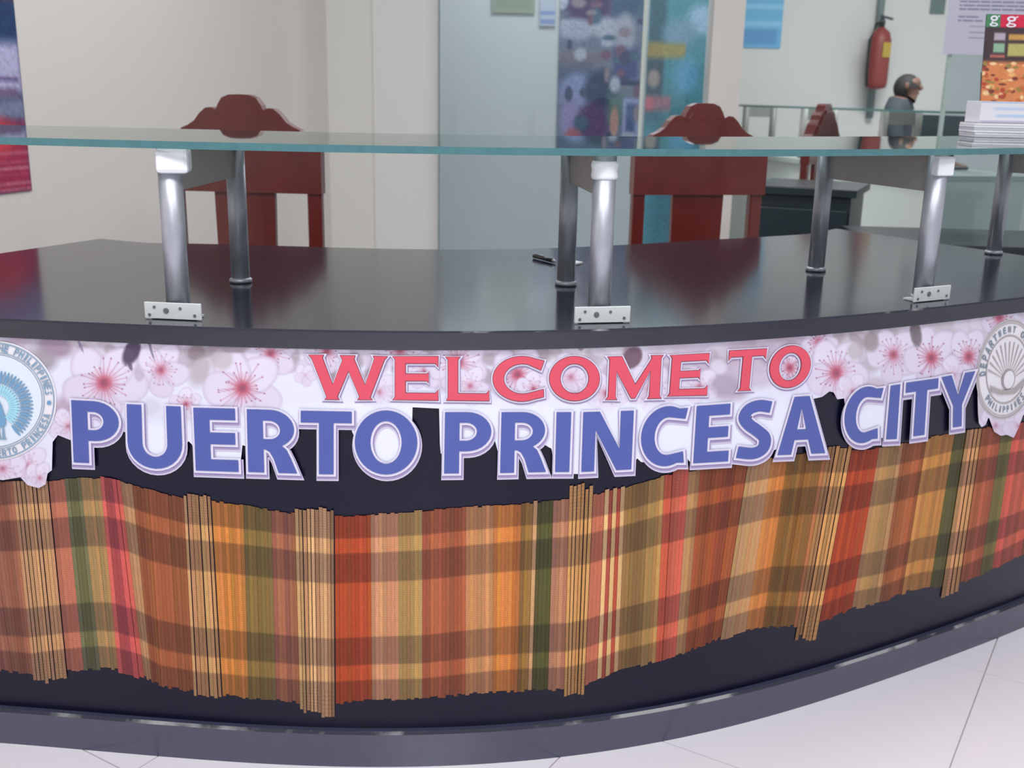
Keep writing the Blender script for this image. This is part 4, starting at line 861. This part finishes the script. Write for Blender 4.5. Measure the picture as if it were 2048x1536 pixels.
# ------------------------------------------------------------------ seated person in the far room
def person():
    hd = at_y(1821, 168, 7.3); X, Y = float(hd[0]), 7.3; zc = float(hd[2])       # head centre
    t = tag(empty('person', (X, Y, 0)), 'seated person in dark clothes with short dark hair behind the far counter', 'person')
    skin = mat('skin', (128, 96, 82), .55); cloth = mat('dark_shirt', (58, 66, 74), .8); hair = mat('dark_hair', (44, 44, 46), .7)
    J = {'pel': (0, 0.04, 0.50, .13), 'bel': (0, 0.05, 0.66, .125), 'che': (0, 0.05, 0.86, .145), 'col': (0, 0.05, zc - 0.150, .10), 'nek': (0.005, 0.035, zc - 0.105, .066), 'h0': (0.012, 0.01, zc - 0.075, .066), 'h1': (0.006, 0.012, zc + 0.0, .088), 'h2': (0.0, 0.02, zc + 0.045, .078),
         'sl': (-0.17, 0.05, zc - 0.185, .070), 'el': (-0.22, -0.02, zc - 0.50, .044), 'wl': (-0.12, -0.22, zc - 0.50, .032), 'sr': (0.17, 0.05, zc - 0.185, .070), 'er': (0.22, -0.02, zc - 0.50, .044), 'wr': (0.10, -0.22, zc - 0.50, .032),
         'kl': (-0.12, -0.40, 0.50, .065), 'al': (-0.12, -0.38, 0.09, .042), 'fl': (-0.12, -0.52, 0.04, .036), 'kr': (0.12, -0.40, 0.50, .065), 'ar': (0.12, -0.38, 0.09, .042), 'fr': (0.12, -0.52, 0.04, .036), 'hl': (-0.10, -0.02, 0.50, .085), 'hr': (0.10, -0.02, 0.50, .085)}
    E_ = [('pel', 'bel'), ('bel', 'che'), ('che', 'col'), ('col', 'nek'), ('nek', 'h0'), ('h0', 'h1'), ('h1', 'h2'), ('col', 'sl'), ('sl', 'el'), ('el', 'wl'), ('col', 'sr'), ('sr', 'er'), ('er', 'wr'), ('pel', 'hl'), ('hl', 'kl'), ('kl', 'al'), ('al', 'fl'), ('pel', 'hr'), ('hr', 'kr'), ('kr', 'ar'), ('ar', 'fr')]
    ks = list(J)
    # hands: palm and five fingers
    for s_, wr in ((-1, 'wl'), (1, 'wr')):
        wx, wy, wz, _ = J[wr]; pk = 'p' + wr; J[pk] = (wx + 0.01 * -s_, wy - 0.06, wz, .026); ks.append(pk); E_.append((wr, pk))
        for q, (dx, ln) in enumerate(((-0.028, .055), (-0.010, .07), (0.008, .072), (0.026, .06), (0.036 * -s_, .035))):
            k1, k2_ = pk + 'a%d' % q, pk + 'b%d' % q; y1 = -0.015 if q == 4 else -0.05
            J[k1] = (J[pk][0] + dx, J[pk][1] + y1, wz - .004, .0095); J[k2_] = (J[pk][0] + dx * 1.15, J[pk][1] + y1 - ln, wz - .022, .008); ks += [k1, k2_]; E_ += [(pk, k1), (k1, k2_)]
    me = bpy.data.meshes.new('body'); me.from_pydata([J[k][:3] for k in ks], [(ks.index(a), ks.index(b)) for a, b in E_], []); me.update()
    o = bpy.data.objects.new('body', me); COL.objects.link(o); o.parent = t
    sk = o.modifiers.new('skin', 'SKIN'); sk.use_smooth_shade = True
    for i, k in enumerate(ks):
        me.skin_vertices[0].data[i].radius = (J[k][3],) * 2 if k not in ('pel', 'bel', 'che') else (J[k][3] * 1.15, J[k][3] * .8)
        me.skin_vertices[0].data[i].use_root = (k == 'pel')
    sb = o.modifiers.new('sub', 'SUBSURF'); sb.levels = 2; sb.render_levels = 2
    dg = bpy.context.evaluated_depsgraph_get(); ev = o.evaluated_get(dg); nm = bpy.data.meshes.new_from_object(ev)
    o.modifiers.clear(); o.data = nm; nm.materials.clear()
    for m_ in (cloth, skin, hair): nm.materials.append(m_)
    for p in nm.polygons:
        c = p.center; p.use_smooth = True
        if c.z > zc - 0.105 and math.hypot(c.x, c.y - 0.02) < 0.105: p.material_index = 1
        elif c.y < -0.20 and c.z > zc - 0.58 and c.z > 0.6: p.material_index = 1
        else: p.material_index = 0
    # hair cap, ears, nose, eyes, mouth as pieces of the head (face turned a little to the right)
    def ell(nm_, c, r, mt_, cut=None, n=20, m_=12):
        vs, fs = [], []
        for j in range(m_ + 1):
            ph = math.pi * j / m_
            for i in range(n): th = 2 * math.pi * i / n; vs.append((c[0] + r[0] * math.sin(ph) * math.cos(th), c[1] + r[1] * math.sin(ph) * math.sin(th), c[2] + r[2] * math.cos(ph)))
        for j in range(m_):
            for i in range(n):
                q = (j * n + i, j * n + (i + 1) % n, (j + 1) * n + (i + 1) % n, (j + 1) * n + i)
                if cut is None or cut(np.mean([vs[k] for k in q], axis=0)): fs.append(q)
        return mesh(nm_, vs, fs, mt_, t, True)
    hv = np.array([v.co for v in nm.vertices if v.co.z > zc - 0.03]); h0_, h1_ = hv.min(0), hv.max(0); hc_ = (h0_ + h1_) / 2; hr_ = (h1_ - h0_) / 2
    ell('hair', (hc_[0], hc_[1] + 0.008, h1_[2] - hr_[0] * 1.0 + 0.006), (hr_[0] * 1.20, hr_[1] * 1.12, hr_[0] * 1.18), hair, lambda p: p[1] > hc_[1] - 0.18 * hr_[1] or p[2] > h1_[2] - 0.060)
    fy_ = float(h0_[1])
    for s_ in (-1, 1):
        ell('ear', (s_ * hr_[0] * 1.16, hc_[1] - 0.012, zc - 0.012), (0.008, 0.014, 0.022), skin)
        ell('eye', (0.012 + s_ * 0.030, fy_ + 0.010, zc + 0.005), (0.011, 0.008, 0.006), mat('eye_dark', (30, 26, 24), .3))
    ell('nose', (0.012, fy_ + 0.0, zc - 0.022), (0.012, 0.018, 0.020), skin); ell('mouth', (0.012, fy_ + 0.008, zc - 0.058), (0.022, 0.008, 0.006), mat('lips', (132, 78, 70), .5))
    t.rotation_euler = (0, 0, math.radians(58))
    # stool under the person
    st = tag(empty('stool', (X + 0.0, Y + 0.03, 0)), 'round dark stool under the seated person in the far room', 'stool')
    lathe('seat', [(0.17, 0.33), (0.18, 0.345), (0.18, 0.37), (0.16, 0.385)], DK, st, 24)
    for k in range(4): a_ = math.pi / 4 + k * math.pi / 2; tube('leg', [(0.19 * math.cos(a_), 0.19 * math.sin(a_), 0), (0.13 * math.cos(a_), 0.13 * math.sin(a_), 0.335)], 0.012, STEEL2, st, 10)
person()

# ------------------------------------------------------------------ right side: partition pane with taped sheet, black cabinets
xp0 = bx(1888, 4.6)
rp = tag(empty('glass_screen', (xp0, 4.6, 0)), 'glass screen at the far right with a typed sheet taped to it', 'partition'); RP = np.array(rp.location)
box('pane', (xp0 + 0.75, 4.6, 1.4), (1.5, 0.010, 2.8), PANE, rp, local=RP)
box('pane_edge', (xp0, 4.6, 1.4), (0.014, 0.02, 2.8), mat('pane_post', (178, 196, 190), .4), rp, local=RP)
lines = []
for k in range(19):
    v0 = 0.05 + k * 0.035
    if k in (16,): continue
    lines.append((.14, v0, .97 if k < 17 else .6 + .2 * math.sin(k), v0 + .012, (116, 116, 144), .006)); 
    for z__ in range(5): lines.append((.20 + z__ * .16 + .03 * math.sin(k * 3 + z__), v0 - .004, .215 + z__ * .16 + .03 * math.sin(k * 3 + z__), v0 + .016, (206, 204, 222), .006))
lines += [(.30, .735, .80, .742, (128, 128, 150), .004), (.30, .79, .50, .798, (140, 140, 162), .004), (.30, .84, .82, .848, (140, 140, 162), .004)]
tag(panel('typed_sheet', fq(1898, -110, 2060, 110, 4.575), 0.001, 120, 150, lines, (208, 206, 224), PAPERINK), 'white typed sheet taped up behind the food advertisement', 'paper')
CAB = mat('black_cabinet', (30, 44, 50), .35)
cb = tag(empty('side_cabinet', (1.75, 3.52, 0)), 'low black cabinet behind the right end of the counter', 'cabinet'); CB = np.array(cb.location)
box('body', (1.75, 3.56, 0.34), (1.15, 0.42, 0.68), CAB, cb, math.radians(-4), local=CB)
box('cabinet_top', (1.75, 3.56, 0.70), (1.2, 0.48, 0.035), mat('black_cabinet_top', (24, 36, 42), .3), cb, math.radians(-4), bev=.004, local=CB)
for s_ in (-0.28, 0.28):
    d_ = box('door', (1.75 + s_, 3.345 - s_ * 0.07, 0.33), (0.54, 0.016, 0.62), CAB, cb, math.radians(-4), bev=.003, local=CB)
    box('knob', (1.75 + s_ * 0.15, 3.33 - s_ * 0.01, 0.40), (0.02, 0.02, 0.08), STEEL2, d_, math.radians(-4), local=CB)
tb = tag(empty('tall_cabinet', (1.17, 4.28, 0)), 'dark green black cabinet between the second chair and the bracket post', 'cabinet'); TB = np.array(tb.location)
box('body', (1.17, 4.28, 0.40), (0.36, 0.40, 0.80), CAB, tb, math.radians(-24), local=TB)
box('cabinet_top', (1.17, 4.28, 0.815), (0.40, 0.44, 0.03), CAB, tb, math.radians(-24), bev=.004, local=TB)
box('drawer', (1.09, 4.085, 0.62), (0.33, 0.014, 0.26), CAB, tb, math.radians(-24), bev=.003, local=TB)

# ------------------------------------------------------------------ things on the glass and on the counter
fc = at_z(1962, 268, H_GLASS); fx, fy = float(fc[0]) - 0.05, 2.50
frz = math.radians(-3)
def stack(name, z0, n_, w_, d_, dx, label, blueprint, tilt=0.0):
    t = tag(empty(name, (fx + dx, fy, z0)), label, 'flyers'); L = np.array(t.location)
    for k in range(n_):
        jit = random.uniform(-.002, .002)
        box('sheet_bundle', (fx + dx + jit, fy + jit, z0 + 0.0052 * (k + .5)), (w_, d_, 0.0046), mat('paper_white', (226, 224, 232), .6) if k % 3 else mat('paper_grey', (196, 194, 208), .6), t, frz + jit * 6, local=L)
    return t
stack('flyer_stack', H_GLASS + 0.0005, 6, 0.150, 0.10, -0.004, 'lower stack of white flyers lying on the glass shelf', False)
fs_ = tag(empty('flyer_box', (fx + 0.004, fy, H_GLASS + 0.0325)), 'white printed card box on top of the flyer stack on the glass', 'box'); FB = np.array(fs_.location)
bw, bh, bd = 0.148, 0.046, 0.09
C0 = FB + np.array([0, 0, bh / 2])
box('box_body', tuple(C0 + np.array([0, 0.002, 0])), (bw, bd, bh), mat('card_white', (228, 226, 236), .5), fs_, frz, bev=.001, local=FB)
fr_ = np.array([math.cos(frz), math.sin(frz), 0]); nn_ = np.array([math.sin(frz), -math.cos(frz), 0])
cfr = C0 + nn_ * (bd / 2 + 0.0005)
panel('box_print', (cfr - fr_ * bw / 2 + [0, 0, bh / 2], cfr + fr_ * bw / 2 + [0, 0, bh / 2], cfr + fr_ * bw / 2 - [0, 0, bh / 2], cfr - fr_ * bw / 2 - [0, 0, bh / 2]), 0.0008, 80, 40,
      [(.0, .03, 1, .07, (140, 172, 214), .02), (.2, .28, .85, .40, (196, 208, 236), .08), (.25, .62, .92, .74, (186, 206, 238), .08), (0, .90, 1, 1, (186, 180, 204), .06)], (232, 228, 238), PAPERINK, fs_, FB)
# food advertisement in a black stand
ay = 2.72; A = fq(1977, 26, 2110, 236, ay)
A = [np.array(q) for q in A]; zb_ = H_GLASS + 0.012; A[2][2] = zb_; A[3][2] = zb_
lean = 0.05
for i in (0, 1): A[i][1] += lean
A[3][0] -= 0.006; 
ad = tag(empty('food_advert', (float((A[0][0] + A[1][0]) / 2), ay, H_GLASS)), 'upright pizza advertisement card in a black stand on the glass', 'advertisement'); AD = np.array(ad.location)
rg_ = np.random.default_rng(11); it = [(0, 0, .22, .115, (70, 132, 92), .01), (.22, 0, 1, .115, (206, 40, 72), .01), (0, .115, 1, .40, (66, 52, 58), .02), (.14, .16, .31, .225, (176, 164, 178), .02), (.14, .25, .31, .33, (142, 176, 150), .02), (.36, .17, .8, .22, (196, 150, 84), .02), (.36, .25, .72, .36, (178, 172, 104), .02), (.10, .35, .32, .375, (186, 104, 96), .02), (0, .41, 1, .90, (214, 132, 84), .04)]
for k in range(150):
    col = [(176, 70, 52), (232, 176, 112), (120, 62, 52), (240, 200, 150), (196, 104, 64), (150, 130, 70)][k % 6]
    it.append(('e', rg_.uniform(0, 1), rg_.uniform(.42, .89), rg_.uniform(.02, .06), rg_.uniform(.008, .022), col, .6))
it += [(0, .90, 1, 1, (60, 60, 58), .03)]
panel('printed_card', A, 0.003, 110, 170, it, (66, 52, 58), PAPERINK, ad, AD, seed=9, grain=.04)
def card_glyph(u0, v0, u1, v1, parent):
    TL, TR_, BR_, BL2 = A
    nrm = np.cross(TR_ - TL, BL2 - TL); nrm /= np.linalg.norm(nrm)
    def P(u, v): return (1 - v) * ((1 - u) * TL + u * TR_) + v * ((1 - u) * BL2 + u * BR_)
    for cs in ([arc(.45, .72, .38, .24, 0, 360, 22)[:-1], arc(.45, .72, .19, .10, 0, 360, 18)[:-1]], [arc(.45, .18, .42, .18, 0, 360, 22)[:-1], arc(.45, .18, .24, .075, 0, 360, 18)[:-1]], [[(.2, .46), (.36, .50), (.36, .36), (.2, .32)]], [[(.78, .90), (1.0, .98), (1.0, .86), (.80, .82)]]):
        pts, tris = fill(cs); V = [P(u0 + (u1 - u0) * x, v1 + (v0 - v1) * y) - nrm * 0.0012 for x, y in pts]
        ob = mesh('letter_g', V, tris, mat('card_white', (228, 226, 236), .5), parent, local=AD)
        if sum(p.normal.y * p.area for p in ob.data.polygons) > 0: ob.data.flip_normals()
card_glyph(.05, .008, .20, .108, ad); card_glyph(.30, .012, .48, .112, ad)
xm_ = float((A[2][0] + A[3][0]) / 2)
box('stand_base', (xm_, ay + 0.01, H_GLASS + 0.006), (float(A[2][0] - A[3][0]), 0.07, 0.011), DK, ad, local=AD)
box('stand_back', (xm_, ay + 0.028, H_GLASS + 0.08), (float(A[2][0] - A[3][0]) * .9, 0.004, 0.14), DK, ad, rx=-0.24, local=AD)
for k in range(2): box('stand_lip', (xm_ - 0.02, ay - 0.02, H_GLASS + 0.012 + k * 0.0), (float(A[2][0] - A[3][0]) * .95, 0.003, 0.022), mat('clear_grey_plastic', (168, 170, 178), .2), ad, local=AD)
# folded paper slip and pen on the black top
tri = [at_z(x, y, H_TOP + 0.004) for x, y in ((1136, 518), (1166, 524), (1137, 530))]
tri = np.array(tri); lo = tri.copy(); lo[:, 2] = H_TOP + 0.0008
tag(mesh('paper_slip', np.concatenate([tri, lo]), [(0, 2, 1), (3, 4, 5), (0, 1, 4, 3), (1, 2, 5, 4), (2, 0, 3, 5)], mat('paper_white')), 'small white folded paper slip on the black counter behind the middle bracket', 'paper')
pa, pb = at_z(1068, 512, H_TOP + 0.005), at_z(1112, 523, H_TOP + 0.005)
pn = tag(empty('pen', tuple((pa + pb) / 2)), 'dark pen lying on the black counter beside the paper slip', 'pen'); PN = np.array(pn.location)
tube('barrel', [pa, pa * .12 + pb * .88], 0.0042, mat('black_plastic', (30, 30, 34), .3), pn, 12, PN); tube('tip', [pa * .12 + pb * .88, pb], [0.0042, 0.0012], STEEL, pn, 12, PN)
tube('clip', [pa * .95 + pb * .05 + np.array([0, 0, .0048]), pa * .55 + pb * .45 + np.array([0, 0, .0048])], 0.0009, STEEL, pn, 8, PN)
